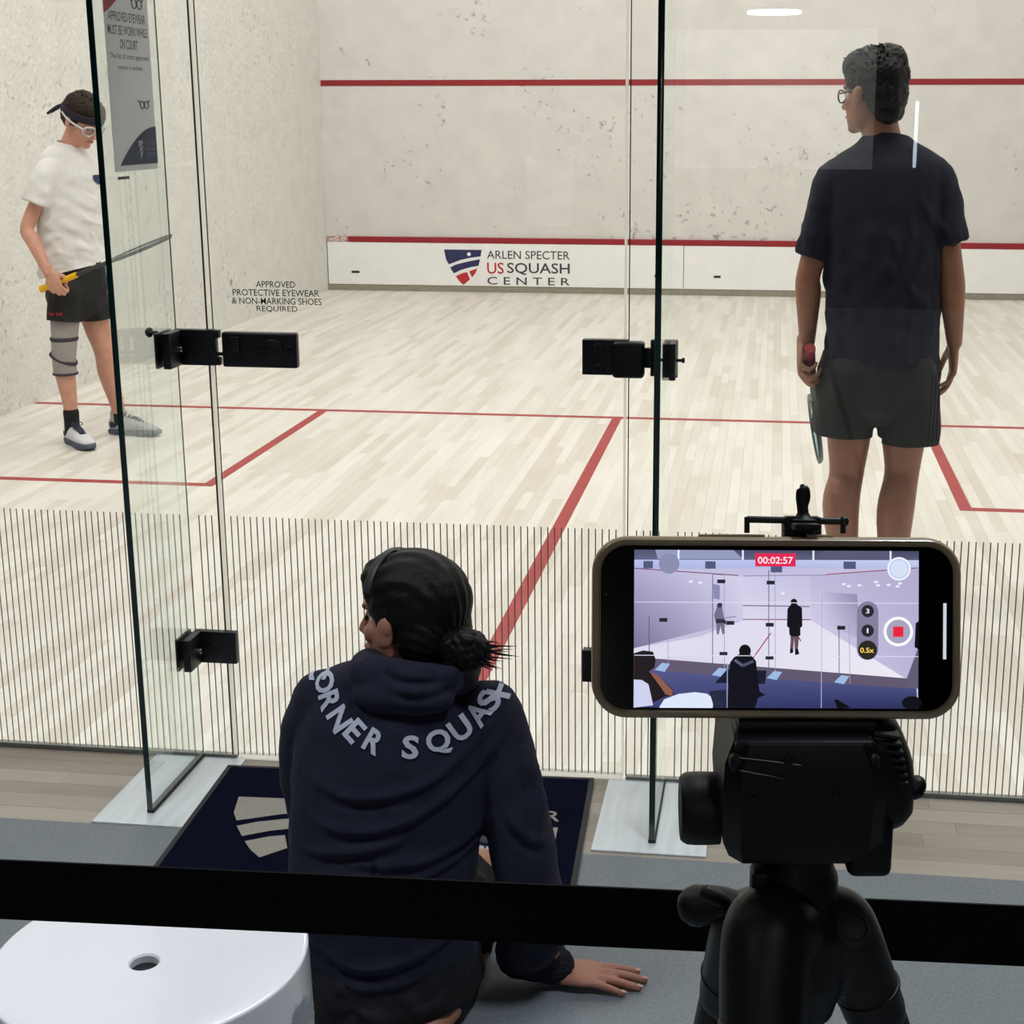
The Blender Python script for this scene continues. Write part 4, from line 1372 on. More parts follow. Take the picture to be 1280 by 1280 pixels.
def hand_shapes(mb, h, ts, curls, thumb=0.35, spread=1.0):
    """h maps hand space: y along the fingers, z out of the back of the hand; ts is the thumb's side in x"""
    k = h.k
    sx = tuple(h.R @ V((1, 0, 0)))
    mb.tube([h(0, -0.03, 0), h(0, 0.0, 0), h(0, 0.03, 0), h(0, 0.062, 0), h(0, 0.086, -0.001)],
            [(0.025 * k, 0.020 * k), (0.027 * k, 0.018 * k), (0.036 * k, 0.0155 * k), (0.041 * k, 0.014 * k), (0.038 * k, 0.0115 * k)], 18, sx)
    mb.ell(h(ts * 0.022, 0.022, -0.010), (0.017 * k, 0.026 * k, 0.013 * k), h.R, 14, 10)
    spec = ((0.0300, 0.082, 0.13, (0.042, 0.025, 0.019), 0.0088), (0.0105, 0.088, 0.03, (0.046, 0.029, 0.020), 0.0090),
            (-0.0095, 0.085, -0.06, (0.042, 0.027, 0.020), 0.0085), (-0.0285, 0.076, -0.17, (0.032, 0.020, 0.017), 0.0074))
    for (bx, by, yaw, ln, r), cu in zip(spec, curls):
        p = V((ts * bx, by - 0.015, -0.001))
        pts = [h(*p)]
        p = V((ts * bx, by, -0.001))
        pts.append(h(*p))
        pitch = 0
        for l, c in zip(ln, cu):
            pitch += c
            d = V((ts * math.sin(yaw * spread) * math.cos(pitch), math.cos(yaw * spread) * math.cos(pitch), -math.sin(pitch)))
            p = p + d * l
            pts.append(h(*p))
        mb.tube(pts, [r * k * q for q in (1.0, 1.04, 1.0, 0.93, 0.78)], 12, sx, 4, 'follow')
    p = V((ts * 0.022, 0.016, -0.008))
    pts = [h(*p)]
    d = V((ts * 0.80, 0.58, -0.22)).normalized()
    for i, l in enumerate((0.040, 0.030, 0.024)):
        p = p + d * l
        pts.append(h(*p))
        d = (d + V((-ts * thumb, 0.35, -0.25 * thumb))).normalized()
    mb.tube(pts, [0.0135 * k, 0.0115 * k, 0.0100 * k, 0.0080 * k], 12, sx, 4, 'follow')

def nails(root, h, ts, curls, spread=1.0):
    spec = ((0.0300, 0.082, 0.13, (0.042, 0.025, 0.019), 0.0088), (0.0105, 0.088, 0.03, (0.046, 0.029, 0.020), 0.0090),
            (-0.0095, 0.085, -0.06, (0.042, 0.027, 0.020), 0.0085), (-0.0285, 0.076, -0.17, (0.032, 0.020, 0.017), 0.0074))
    for (bx, by, yaw, ln, r), cu in zip(spec, curls):
        p, pitch = V((ts * bx, by, -0.001)), 0
        for l, c in zip(ln, cu):
            pitch += c
            d = V((ts * math.sin(yaw * spread) * math.cos(pitch), math.cos(yaw * spread) * math.cos(pitch), -math.sin(pitch)))
            p = p + d * l
        up = V((0, math.sin(pitch), math.cos(pitch)))
        obj('fingernail', MB().ell(h(*(p - d * 0.001 + up * r * 0.70)), (0.0048, 0.0065, 0.0016), h.R @ rmat(d, up), 12, 8), M['nail'], root, smooth=True)

def tuck(v, p, n, c, depth=0.02):
    """fold whatever lies beyond a plane back to it and inwards, leaving a soft hairline"""
    n = V(n).normalized()
    d = (v - A3(p)) @ A3(n)
    o = v - np.outer(np.clip(d, 0, None), A3(n))
    tc = A3(c) - o
    tc /= np.linalg.norm(tc, axis=1, keepdims=True)
    return o + tc * (np.clip(d / 0.012, 0, 1) * depth)[:, None]

def shoe(root, heel, d, L, m_up, m_sole, m_trim, lift=0.0):
    """heel: point on the floor under the heel's back; d: way the toe points"""
    R = rmat((d[0], d[1], lift))
    h = Fig(heel, R, L / 0.29)
    k = h.k
    out = [(0.0, 0.0), (0.026, 0.006), (0.034, 0.04), (0.031, 0.10), (0.038, 0.16), (0.045, 0.205), (0.040, 0.25), (0.022, 0.282), (0.0, 0.29),
           (-0.024, 0.28), (-0.040, 0.245), (-0.043, 0.20), (-0.036, 0.15), (-0.030, 0.10), (-0.033, 0.04), (-0.025, 0.006)]
    n = len(out)
    lv = []
    for z, s in ((0.0, 0.93), (0.006, 1.0), (0.022, 1.02), (0.030, 0.97)):
        lv.append([h(x * s, 0.145 + (y - 0.145) * s, z + (0.010 * max(0, (y - 0.22) / 0.07) if z < 0.02 else 0.003 * max(0, (y - 0.2) / 0.09))) for x, y in out])
    g = MB().add(sum(lv, []), [(i * n + j, i * n + (j + 1) % n, (i + 1) * n + (j + 1) % n, (i + 1) * n + j) for i in range(3) for j in range(n)] + [tuple(range(n))[::-1], tuple(range(3 * n, 4 * n))])
    sx = tuple(R @ V((1, 0, 0)))
    g2 = MB().tube([h(0, 0.030, 0.050), h(0, 0.09, 0.054), h(0, 0.15, 0.050), h(0, 0.21, 0.041), h(0, 0.258, 0.035)],
                   [(0.033 * k, 0.040 * k), (0.036 * k, 0.044 * k), (0.040 * k, 0.036 * k), (0.041 * k, 0.024 * k), (0.030 * k, 0.015 * k)], 20, sx, 5)
    g2.tube([h(0, 0.045, 0.05), h(0, 0.052, 0.085), h(0, 0.054, 0.108)], [(0.034 * k, 0.040 * k), (0.034 * k, 0.042 * k), (0.035 * k, 0.044 * k)], 20, sx, 4)
    v, nn, f = skin(g2, 0.004, 5)
    sh = obj('shoe', (v, f), m_up, root, smooth=True)
    obj('sole', g, m_sole, sh, auto=0.7)
    tg = MB().tube([h(0, 0.092, 0.108), h(0, 0.12, 0.096), h(0, 0.16, 0.086), h(0, 0.195, 0.068)], [(0.018 * k, 0.007 * k), (0.019 * k, 0.006 * k), (0.018 * k, 0.005 * k), (0.014 * k, 0.004 * k)], 12, sx)
    obj('tongue', tg, m_trim, sh, smooth=True)
    g3 = MB()
    for i in range(5):
        y = 0.110 + i * 0.019
        z = 0.103 - i * 0.0072
        g3.tube([h(-0.021, y + 0.004, z - 0.008), h(-0.008, y, z + 0.002), h(0.008, y + 0.004, z + 0.002), h(0.021, y, z - 0.008)], [0.0024 * k] * 4, 8, (0, 0, 1), 3)
    for s in (-1, 1):
        g3.tube([h(0, 0.108, 0.110), h(s * 0.018, 0.115, 0.118), h(s * 0.032, 0.122, 0.104), h(s * 0.02, 0.118, 0.102)], [0.002 * k] * 4, 8, (0, 0, 1), 3)
    obj('laces', g3, m_trim if m_up is not M['shoe_grey'] else M['shoe_white'], sh, smooth=True, kind='stuff')
    hc = MB().tube([h(-0.030, 0.06, 0.055), h(-0.028, 0.022, 0.052), h(0, 0.004, 0.050), h(0.028, 0.022, 0.052), h(0.030, 0.06, 0.055)], [(0.016 * k, 0.004 * k)] * 5, 12, (0, 0, 1), 4)
    obj('heel_counter', hc, m_trim, sh, smooth=True)
    return h

def racket(name, label, butt, d, nrm, grip, frame_m, string_m, group=None):
    y = V(d).normalized()
    z = (V(nrm) - y * V(nrm).dot(y)).normalized()
    R = Matrix((y.cross(z), y, z)).transposed()
    r = thing(name, label, 'racket', butt, R)
    g = MB().tube([(0, 0, 0), (0, 0.012, 0), (0, 0.02, 0), (0, 0.18, 0), (0, 0.19, 0)], [(0.0175, 0.0165), (0.0175, 0.0165), (0.0155, 0.0145), (0.0145, 0.0135), (0.012, 0.011)], 14, (1, 0, 0), 3, 'flat')
    obj('grip', g, grip, r, local=True, auto=0.7)
    g = MB().tube([(0, 0.185, 0), (0, 0.25, 0), (0, 0.335, 0)], [(0.008, 0.009), (0.0075, 0.009), (0.008, 0.009)], 12, (1, 0, 0), 3)
    for s in (-1, 1):
        g.tube([(0, 0.325, 0), (s * 0.02, 0.36, 0), (s * 0.055, 0.405, 0)], [(0.006, 0.009), (0.0055, 0.009), (0.0055, 0.009)], 10, (1, 0, 0), 4)
    obj('shaft', g, frame_m, r, local=True, smooth=True)
    n = 48
    cy, ra, rb = 0.53, 0.098, 0.152
    pts = [(ra * math.sin(2 * PI * i / n) * (1 - 0.06 * math.cos(2 * PI * i / n)), cy + rb * -math.cos(2 * PI * i / n), 0) for i in range(n)]
    obj('frame', MB().tube(pts, [(0.0055, 0.010)] * n, 10, (1, 0, 0), closed=True), frame_m, r, local=True, smooth=True)
    g = MB()
    for i in range(-6, 7):
        x = i * 0.0138
        hh = rb * math.sqrt(max(0, 1 - (x / ra) ** 2)) * 0.98
        g.tube([(x, cy - hh, 0.0006), (x, cy + hh, 0.0006)], [0.0008] * 2, 5, (1, 0, 0), 1, 'flat')
    for i in range(-10, 11):
        q = i * 0.0138
        hh = ra * math.sqrt(max(0, 1 - (q / rb) ** 2)) * 0.98
        g.tube([(-hh, cy + q, -0.0006), (hh, cy + q, -0.0006)], [0.0008] * 2, 5, (0, 0, 1), 1, 'flat')
    obj('strings', g, string_m, r, local=True, kind='stuff')
    return r

M['nail'] = mat('finger_nail', (196, 148, 136), 0.3)
M['skin_hand'] = M['skin_c']
CURL_GRIP = ((0.75, 1.25, 0.7), (0.8, 1.25, 0.7), (0.85, 1.25, 0.7), (0.9, 1.2, 0.7))
CURL_REST = ((0.22, 0.35, 0.2), (0.30, 0.42, 0.25), (0.36, 0.46, 0.28), (0.42, 0.5, 0.3))
CURL_FLAT = ((0.08, 0.10, 0.05), (0.06, 0.12, 0.06), (0.08, 0.12, 0.06), (0.10, 0.14, 0.06))

# ---------------------------------------------------------------- player seen from behind
Y0 = 1.35
P = lambda x, y, dy=0.0: at(x, y, Y0 + dy)
fc = P(1088, 758)
pR = thing('person', 'person seen from behind in navy shirt and charcoal shorts on court', 'person', (fc.x, Y0, 0))
hR = Fig(P(1092, 117, -0.01), rmat((-math.sin(math.radians(48)), math.cos(math.radians(48)), -0.06)), 1.02)
b = MB()
head_shapes(b, hR)
b.tube([P(1104, 196), P(1103, 178), P(1098, 150), P(1094, 128)], [(0.07, 0.06), (0.058, 0.058), (0.054, 0.058), (0.05, 0.056)], 20)
b.tube([P(1102, 480), P(1102, 400), P(1105, 280), P(1106, 232), P(1105, 200), P(1104, 180)], [(0.14, 0.105), (0.13, 0.095), (0.145, 0.095), (0.13, 0.08), (0.08, 0.06), (0.05, 0.05)], 24)
hz = []
for s, sh_, el, wr in ((-1, P(1048, 226), P(1011, 342, -0.02), P(1009, 428, 0.03)), (1, P(1170, 226), P(1189, 338, -0.02), P(1193, 428, 0.02))):
    b.tube([sh_, sh_.lerp(el, 0.5), el, el.lerp(wr, 0.3), wr], [0.044, 0.042, 0.037, 0.039, (0.027, 0.024)], 16, (0, 1, 0))
rd = V((0.072, 0.775, -0.63)).normalized()
zz = V((-1, 0.08, 0)).normalized()
zz = (zz - rd * zz.dot(rd)).normalized()
LR = Matrix((rd, zz.cross(rd), zz)).transposed()
hl = Fig(P(1003, 434, 0.03), LR, 1.0)
hand_shapes(b, hl, 1, CURL_GRIP, 0.9)
hr = Fig(P(1192, 432, 0.02), Matrix(((0, 0.05, 1), (-1, 0.12, 0), (0, -1, 0.05))).normalized(), 0.98)
hand_shapes(b, hr, -1, CURL_REST, 0.25)
for s, hip, kn, ca, an in ((-1, P(1066, 470), P(1058, 592, 0.02), P(1051, 632, -0.015), P(1058, 735, 0.0)), (1, P(1134, 470), P(1127, 592, 0.02), P(1119, 640, -0.02), P(1114, 738, 0.0))):
    b.tube([hip, hip.lerp(kn, 0.6), kn, ca, ca.lerp(an, 0.6), an, an - V((0, 0, 0.05))], [0.078, 0.068, 0.054, 0.058, 0.044, 0.036, 0.036], 20)
v, n, f = skin(b, 0.004, 4)
obj('body', (v, f), M['skin_b'], pR, smooth=True)
face_parts(pR, hR)
# hair
b = MB()
b.ell(hR(0, -0.012, 0.044), (0.083, 0.102, 0.088), hR.R)
b.ell(hR(0, 0.025, 0.075), (0.070, 0.072, 0.056), hR.R)
b.ell(hR(0, -0.045, 0.0), (0.074, 0.062, 0.078), hR.R)
b.ell(hR(0, -0.055, -0.045), (0.055, 0.040, 0.045), hR.R)
b.ell(hR(0.01, -0.04, 0.085), (0.06, 0.06, 0.052), hR.R)
v, n, f = skin(b, 0.004, 3)
v = v + n * (wob(hR.inv(v), 0.0022, 55, 3, (1, 1, 0.3)) + wob(hR.inv(v), 0.0015, 190, 4, (1, 1, 0.15)))[:, None]
v = tuck(v, hR(0, 0.075, 0.055), hR.R @ V((0, 0.8, -0.6)), hR(0, 0, 0))
hair = obj('hair', (v, f), M['hair_black'], pR, smooth=True)
b = MB()
rs = random.Random(5)
for i in range(90):
    a, e = rs.uniform(-PI, PI), rs.uniform(0.15, 1.35)
    q = V((math.cos(a) * math.cos(e) * 0.080, math.sin(a) * math.cos(e) * 0.098 - 0.012, 0.044 + math.sin(e) * 0.086))
    if q.y > 0.06 and q.z < 0.07:
        continue
    d = V((q.x * 4, q.y * 3 + 0.1, 0.5)).normalized() * rs.uniform(0.006, 0.016)
    t = V((rs.uniform(-1, 1), rs.uniform(-0.4, 1), -0.2)) * 0.018
    b.tube([hR(*(q * 0.95)), hR(*(q + d * 0.6)), hR(*(q + d + t))], [0.0045, 0.003, 0.0006], 6, (0.3, 0.2, 0.9), 3)
obj('hair_tufts', b, M['hair_black'], hair, smooth=True, kind='stuff')
# glasses
g = MB()
for s in (-1, 1):
    nn_ = 16
    g.tube([hR(s * 0.031 + 0.024 * math.cos(2 * PI * i / nn_), 0.095 - 0.010 * abs(math.cos(2 * PI * i / nn_)) * (s * math.cos(2 * PI * i / nn_) > 0), -0.002 + 0.018 * math.sin(2 * PI * i / nn_)) for i in range(nn_)], [0.0025] * nn_, 8, (0, 0, 1), closed=True)
    g.tube([hR(s * 0.055, 0.085, 0.004), hR(s * 0.078, 0.04, 0.006), hR(s * 0.084, -0.01, 0.008)], [0.0028, 0.0032, 0.0024], 8, (0, 0, 1))
g.tube([hR(-0.008, 0.098, 0.002), hR(0, 0.1, 0.004), hR(0.008, 0.098, 0.002)], [0.002] * 3, 8, (0, 0, 1))
obj('glasses', g, M['dark_frame'], pR, smooth=True)
# shirt
b = MB()
b.tube([P(1106, 166), P(1106, 178), P(1106, 195), P(1106, 220), P(1105, 300), P(1103, 390), P(1103, 450), P(1103, 480)],
       [(0.062, 0.060), (0.088, 0.068), (0.150, 0.086), (0.182, 0.108), (0.180, 0.125), (0.170, 0.125), (0.170, 0.128), (0.172, 0.13)], 32)
cuts = []
for s, pts in ((-1, [P(1070, 214), P(1043, 226), P(1030, 265, -0.01), P(1012, 322, -0.02)]), (1, [P(1144, 212), P(1169, 224), P(1181, 268, -0.01), P(1189, 304, -0.02)])):
    b.tube(pts, [0.055, 0.060, 0.056, 0.050 if s < 0 else 0.057], 22, (0, 1, 0), 4, 'flat')
cuts.append((P(1103, 449), (0, 0, -1), 0.3))
cuts.append((P(1106, 172), (0, 0.25, 1), 0.11))
v, n, f = skin(b, 0.0055, 9)
zc = np.clip((P(1105, 190).z - v[:, 2]) / 0.2, 0.15, 1)
fold = wob(v, 0.003, 60, 8, (1, 1, 0.35)) + 0.004 * np.maximum(0, wob(v, 1, 75, 9, (1, 1, 0.5)))
v = v + n * (fold * zc)[:, None]
obj('sport_shirt', cut(v, f, cuts), M['tee_navy'], pR, smooth=True, solid=0.003)
# shorts
b = MB()
b.tube([P(1102, 420), P(1102, 450), P(1102, 485)], [(0.152, 0.118), (0.162, 0.122), (0.164, 0.124)], 28)
cuts = []
for pts, hem, nn_ in (([P(1062, 460), P(1056, 510), P(1050, 570)], P(1053, 541), (-0.05, 0, -1)), ([P(1137, 460), P(1136, 510), P(1134, 580)], P(1134, 551), (0, 0, -1))):
    b.tube(pts, [(0.094, 0.112), (0.094, 0.105), (0.094, 0.098)], 26)
    cuts.append((hem, nn_, 0.125))
v, n, f = skin(b, 0.0055, 4)
v = v + n * (wob(v, 0.004, 55, 21, (1, 1, 0.12)))[:, None]
sho = obj('sport_shorts', cut(v, f, cuts), M['shorts_grey'], pR, smooth=True, solid=0.003)
bv = BVHTree.FromPolygons([tuple(x) for x in v], f)
for dx in (0.0, 0.012, 0.024):
    pts = []
    for z in np.linspace(P(1100, 462).z, P(1100, 545).z, 12):
        x0 = P(1160, 500).x + dx
        hit = bv.ray_cast(V((x0, Y0 - 0.5, z)), V((0, 1, 0)))
        if hit[0]:
            pts.append(hit[0] + hit[1] * 0.001)
    if len(pts) > 3:
        g = MB().tube(pts, [(0.0028, 0.0012)] * len(pts), 6, (1, 0, 0), 1)
        obj('side_stripe', g, M['shorts_black'], sho)
for an in (P(1058, 735), P(1114, 738)):
    obj('sock', MB().tube([(an.x, an.y, 0.07), (an.x, an.y, 0.12), (an.x, an.y, 0.17)], [0.04, 0.04, 0.042], 18), M['sock'], pR, smooth=True)
for an, d in ((P(1058, 735), (-0.22, 1)), (P(1114, 738), (0.2, 1))):
    dv = V((d[0], d[1], 0)).normalized()
    shoe(pR, V((an.x, an.y, 0)) - dv * 0.055, dv, 0.29, M['shoe_white'], M['sole'], M['shoe_navy'])
racket('racket', 'teal-framed squash racket with red grip held by player in navy shirt', hl(0, 0.052, -0.030) - rd * 0.085, rd, (1, -0.05, 0.30), M['grip_red'], M['racket_teal'], M['string'])

# ---------------------------------------------------------------- player by the side wall
Y1 = 3.42
P = lambda x, y, dy=0.0: at(x, y, Y1 + dy)
pL = thing('person', 'young player in white t-shirt with knee brace beside the left wall', 'person', (0.78, Y1, 0))
fy = math.radians(40)
FD = V((math.cos(fy), -math.sin(fy), 0))
SD = tuple((-math.sin(fy), -math.cos(fy), 0))
hd = V((math.cos(math.radians(22)), -math.sin(math.radians(22)), -0.62))
hL = Fig(P(103, 150, -0.02), rmat(hd), 0.98)
b = MB()
head_shapes(b, hL, 0.95)
b.tube([P(86, 196), P(88, 184), P(94, 168, -0.01), P(100, 155, -0.02)], [(0.062, 0.052), (0.050, 0.050), (0.046, 0.050), (0.045, 0.05)], 18, SD)
b.tube([P(97, 370), P(93, 310), P(87, 240), P(86, 210), P(86, 194), P(87, 184)], [(0.125, 0.092), (0.115, 0.085), (0.13, 0.088), (0.13, 0.078), (0.08, 0.06), (0.045, 0.045)], 22, SD)
for sh_, el, wr in ((P(64, 212, -0.10), P(34, 285, -0.17), P(60, 341, -0.23)), (P(111, 210, 0.09), P(121, 268, 0.13), P(121, 325, 0.06))):
    b.tube([sh_, sh_.lerp(el, 0.5), el, el.lerp(wr, 0.3), wr], [0.038, 0.036, 0.032, 0.034, (0.024, 0.021)], 14, (0, 1, 0))
ld = (P(222, 293, -0.2) - P(52, 362, -0.2)).normalized()
zz = V((0, -1, 0.1))
vd = (P(140, 325, -0.2) - CAM).normalized()
zz = (zz - ld * zz.dot(ld)).normalized()
LL = Matrix((-ld, zz.cross(-ld), zz)).transposed()
hr = Fig(P(62, 341, -0.23), LL, 0.9)
hand_shapes(b, hr, -1, CURL_GRIP, 0.9)
hl = Fig(P(121, 328, 0.06), Matrix(((0, 0.0, -1), (-1, 0.1, 0), (0, -1, 0))).normalized(), 0.9)
hand_shapes(b, hl, 1, CURL_REST, 0.25)
RK, RA, LK, LA = P(80, 440, -0.10), P(89, 518, -0.09), P(130, 440, 0.08), P(150, 520, 0.15)
for hip, kn, an in ((P(82, 375, -0.07), RK, RA), (P(112, 375, 0.07), LK, LA)):
    ca = kn.lerp(an, 0.32) + V((-0.012, 0.01, 0))
    b.tube([hip, hip.lerp(kn, 0.55), kn, ca, kn.lerp(an, 0.75), an, V((an.x, an.y, 0.05))], [0.07, 0.060, 0.046, 0.047, 0.036, 0.031, 0.032], 18)
v, n, f = skin(b, 0.004, 4)
obj('body', (v, f), M['skin_a'], pL, smooth=True)
face_parts(pL, hL)
b = MB()
b.ell(hL(0, -0.014, 0.044), (0.081, 0.100, 0.086), hL.R)
b.ell(hL(0, 0.03, 0.07), (0.066, 0.066, 0.05), hL.R)
b.ell(hL(0, -0.048, 0.0), (0.072, 0.058, 0.072), hL.R)
v, n, f = skin(b, 0.004, 3)
v = v + n * (wob(hL.inv(v), 0.0022, 55, 13, (1, 1, 0.3)) + wob(hL.inv(v), 0.0015, 190, 14, (1, 1, 0.15)))[:, None]
v = tuck(v, hL(0, 0.070, 0.050), hL.R @ V((0, 0.8, -0.6)), hL(0, 0, 0))
hair = obj('hair', (v, f), M['hair_brown'], pL, smooth=True)
b = MB()
for i in range(34):
    a, e = rs.uniform(-PI, PI), rs.uniform(-0.1, 1.3)
    q = V((math.cos(a) * math.cos(e) * 0.080, math.sin(a) * math.cos(e) * 0.098 - 0.012, 0.044 + math.sin(e) * 0.084))
    d = V((q.x * 3, q.y * 3, 0.1)).normalized() * 0.010
    b.tube([hL(*(q * 0.95)), hL(*(q + d * 0.6)), hL(*(q + d + V((0, 0.012, -0.012))))], [0.005, 0.0035, 0.0008], 6, (0.3, 0.2, 0.9), 3)
obj('hair_tufts', b, M['hair_brown'], hair, smooth=True, kind='stuff')
# headband with knotted tails
n_ = 36
ring = []
for i in range(n_):
    a = 2 * PI * i / n_
    ring.append(hL(0.087 * math.cos(a), -0.010 + 0.107 * math.sin(a), 0.030 + 0.016 * math.sin(a)))
hb = obj('headband', MB().tube(ring, [(0.018, 0.004)] * n_, 10, tuple(hL.R @ V((0, 0, 1))), closed=True), M['bandana'], pL, smooth=True)
k0 = hL(0, -0.115, 0.018)
g = MB().ell(k0, (0.014, 0.014, 0.014))
for e in (P(59, 142, -0.02), P(64, 140, 0.03)):
    g.tube([k0, k0.lerp(e, 0.5) + V((0, 0, 0.006)), e], [(0.004, 0.007), (0.003, 0.010), (0.002, 0.006)], 10, (0, 1, 0), 4)
obj('headband_knot', g, M['bandana'], hb, smooth=True)
# clear goggles with pale strap
g = MB()
for s in (-1, 1):
    nn_ = 16
    g.tube([hL(s * 0.034 + 0.030 * math.cos(2 * PI * i / nn_), 0.098 - 0.016 * (s * math.cos(2 * PI * i / nn_) > 0) * abs(math.cos(2 * PI * i / nn_)), -0.004 + 0.023 * math.sin(2 * PI * i / nn_)) for i in range(nn_)], [0.0038] * nn_, 8, (0, 0, 1), closed=True)
    g.tube([hL(s * 0.062, 0.084, 0.0), hL(s * 0.082, 0.04, 0.002), hL(s * 0.090, -0.01, 0.006), hL(s * 0.085, -0.05, 0.012)], [(0.005, 0.003)] * 4, 8, (0, 0, 1))
go = obj('goggles', g, M['goggles'], pL, smooth=True)
g = MB()
for s in (-1, 1):
    g.ell(hL(s * 0.034, 0.096, -0.004), (0.029, 0.003, 0.022), hL.R @ Matrix.Rotation(-s * 0.3, 3, 'Z'))
obj('goggle_lenses', g, M['lens'], go, smooth=True, kind='stuff')
# t-shirt
b = MB()
b.tube([P(88, 176), P(87, 184), P(86, 194), P(86, 212), P(87, 255), P(89, 305), P(92, 335), P(93, 360)],
       [(0.056, 0.054), (0.075, 0.060), (0.125, 0.078), (0.150, 0.100), (0.155, 0.118), (0.158, 0.124), (0.162, 0.128), (0.164, 0.13)], 30, SD)
cuts = []
for pts in ([P(74, 206, -0.06), P(60, 216, -0.11), P(51, 234, -0.14), P(45, 254, -0.155)], [P(102, 204, 0.06), P(113, 216, 0.10), P(117, 234, 0.12), P(119, 252, 0.13)]):
    b.tube(pts, [0.052, 0.060, 0.062, 0.066], 20, (0, 1, 0), 4, 'flat')
cuts.append((P(92, 338), (0.25, 0, -1), 0.26))
cuts.append((P(88, 179), (0.25, 0, 1), 0.08))
v, n, f = skin(b, 0.005, 7)
zc = np.clip((P(87, 190).z - v[:, 2]) / 0.35, 0.1, 1)
fold = wob(v, 0.0045, 48, 31, (0.5, 0.5, 1)) + 0.007 * np.maximum(0, wob(v, 1, 62, 33, (0.45, 0.45, 1)))
v = v + n * (fold * zc)[:, None]
ts_ = obj('t_shirt', cut(v, f, cuts), M['tee_white'], pL, smooth=True, solid=0.003)
bv = BVHTree.FromPolygons([tuple(x) for x in v], f)
def print_on(letters, bvh, ray, off, root, name, material):
    """letters: (verts in world near the cloth, faces); dropped on to the cloth along ray"""
    for vv, ff in letters:
        bm_ = bmesh.new()
        q = [bm_.verts.new(tuple(x)) for x in vv]
        for x in ff:
            try: bm_.faces.new([q[i] for i in x])
            except ValueError: pass
        bmesh.ops.triangulate(bm_, faces=bm_.faces[:])
        for _ in range(2):
            ed = [e for e in bm_.edges if e.calc_length() > 0.006]
            if ed:
                bmesh.ops.subdivide_edges(bm_, edges=ed, cuts=1)
                bmesh.ops.triangulate(bm_, faces=bm_.faces[:])
        ok = True
        dead = []
        for x in bm_.verts:
            hit = bvh.ray_cast(x.co - V(ray) * 0.4, V(ray))
            if hit[0] is None:
                dead.append(x)
            else:
                nn_ = hit[1] if hit[1].dot(V(ray)) < 0 else -hit[1]
                x.co = hit[0] + nn_ * off
        if dead:
            bmesh.ops.delete(bm_, geom=dead, context='VERTS')
        bm_.verts.index_update()
        if bm_.verts:
            obj(name, ([x.co[:] for x in bm_.verts], [[y.index for y in x.verts] for x in bm_.faces]), material, root, smooth=True)
        bm_.free()
cc = P(117, 226, -0.1)
sq = MB().prism([(-0.018, 0.022), (0.018, 0.022), (0.018, 0.0), (0.0, -0.024), (-0.018, 0.0)], lambda x, y, z: cc + V((x * 0.8, x * 0.6, y)), 0)
print_on([(sq.v, sq.f)], bv, (-0.3, 0.954, 0), 0.004, ts_, 'chest_print', M['logo_navy'])
# shorts
b = MB()
b.tube([P(96, 325), P(96, 345), P(96, 372)], [(0.134, 0.104), (0.142, 0.110), (0.145, 0.112)], 26, SD)
cuts = []
for pts, hem in (([P(84, 362, -0.07), P(81, 385, -0.085), P(80, 420, -0.10)], P(80, 401, -0.09)), ([P(111, 362, 0.06), P(118, 385, 0.07), P(124, 420, 0.08)], P(120, 398, 0.07))):
    b.tube(pts, [(0.082, 0.090), (0.080, 0.084), (0.080, 0.082)], 22, SD)
    cuts.append((hem, (pts[2] - pts[1]).normalized(), 0.11))
v, n, f = skin(b, 0.005, 4)
v = v + n * (wob(v, 0.0035, 60, 41, (1, 1, 0.2)))[:, None]
sh2 = obj('sport_shorts', cut(v, f, cuts), M['shorts_black'], pL, smooth=True, solid=0.003)
bv = BVHTree.FromPolygons([tuple(x) for x in v], f)
mk = []
for x0 in (66.5, 76):
    c = P(x0, 392, -0.15)
    mk.append(MB().prism([(-0.013, 0.012), (-0.003, 0.004), (0.003, 0.004), (0.013, 0.012), (0.010, -0.001), (0.013, -0.012), (0.003, -0.006), (-0.003, -0.006), (-0.013, -0.012), (-0.010, -0.001)], lambda x, y, z: c + V((x, 0, y)), 0))
    print_on([(mk[-1].v, mk[-1].f)], bv, (0, 1, 0), 0.003, sh2, 'shorts_print', M['grip_red'])
# knee brace
def leg_r(t):
    return RK.lerp(RA, t) if t > 0 else RK.lerp(P(82, 375, -0.07), -t)
b = MB().tube([leg_r(-0.62), leg_r(-0.3), leg_r(0.0), leg_r(0.2) + V((-0.008, 0.006, 0)), leg_r(0.36) + V((-0.010, 0.008, 0))], [0.066, 0.060, 0.056, 0.0535, 0.0535], 24, (1, 0, 0), 5, 'flat')
kb = obj('knee_brace', b, M['brace'], pL, smooth=True)
for t, tilt in ((-0.26, 0.0), (0.1, 0.45), (0.345, 0.0)):
    c = leg_r(t) + (V((-0.009, 0.008, 0)) if t > 0.05 else V((-0.001, 0, 0)))
    r_ = 0.0615 if t < 0 else (0.0585 if t < 0.2 else 0.0555)
    n_ = 28
    obj('brace_band', MB().tube([c + V((r_ * math.cos(2 * PI * i / n_), r_ * math.sin(2 * PI * i / n_), -tilt * r_ * math.cos(2 * PI * i / n_))) for i in range(n_)], [(0.009 if t < 0.3 else 0.006, 0.0035)] * n_, 8, (0, 0, 1), closed=True), M['brace_band'], kb, smooth=True)
for an in (RA, LA):
    obj('sock', MB().tube([(an.x, an.y, 0.06), (an.x, an.y, 0.11), (an.x, an.y, an.z + 0.01)], [0.036, 0.0355, 0.037], 18), M['sock'], pL, smooth=True)
d1, d2 = V((0.74, -0.67, 0)).normalized(), V((0.99, -0.12, 0)).normalized()
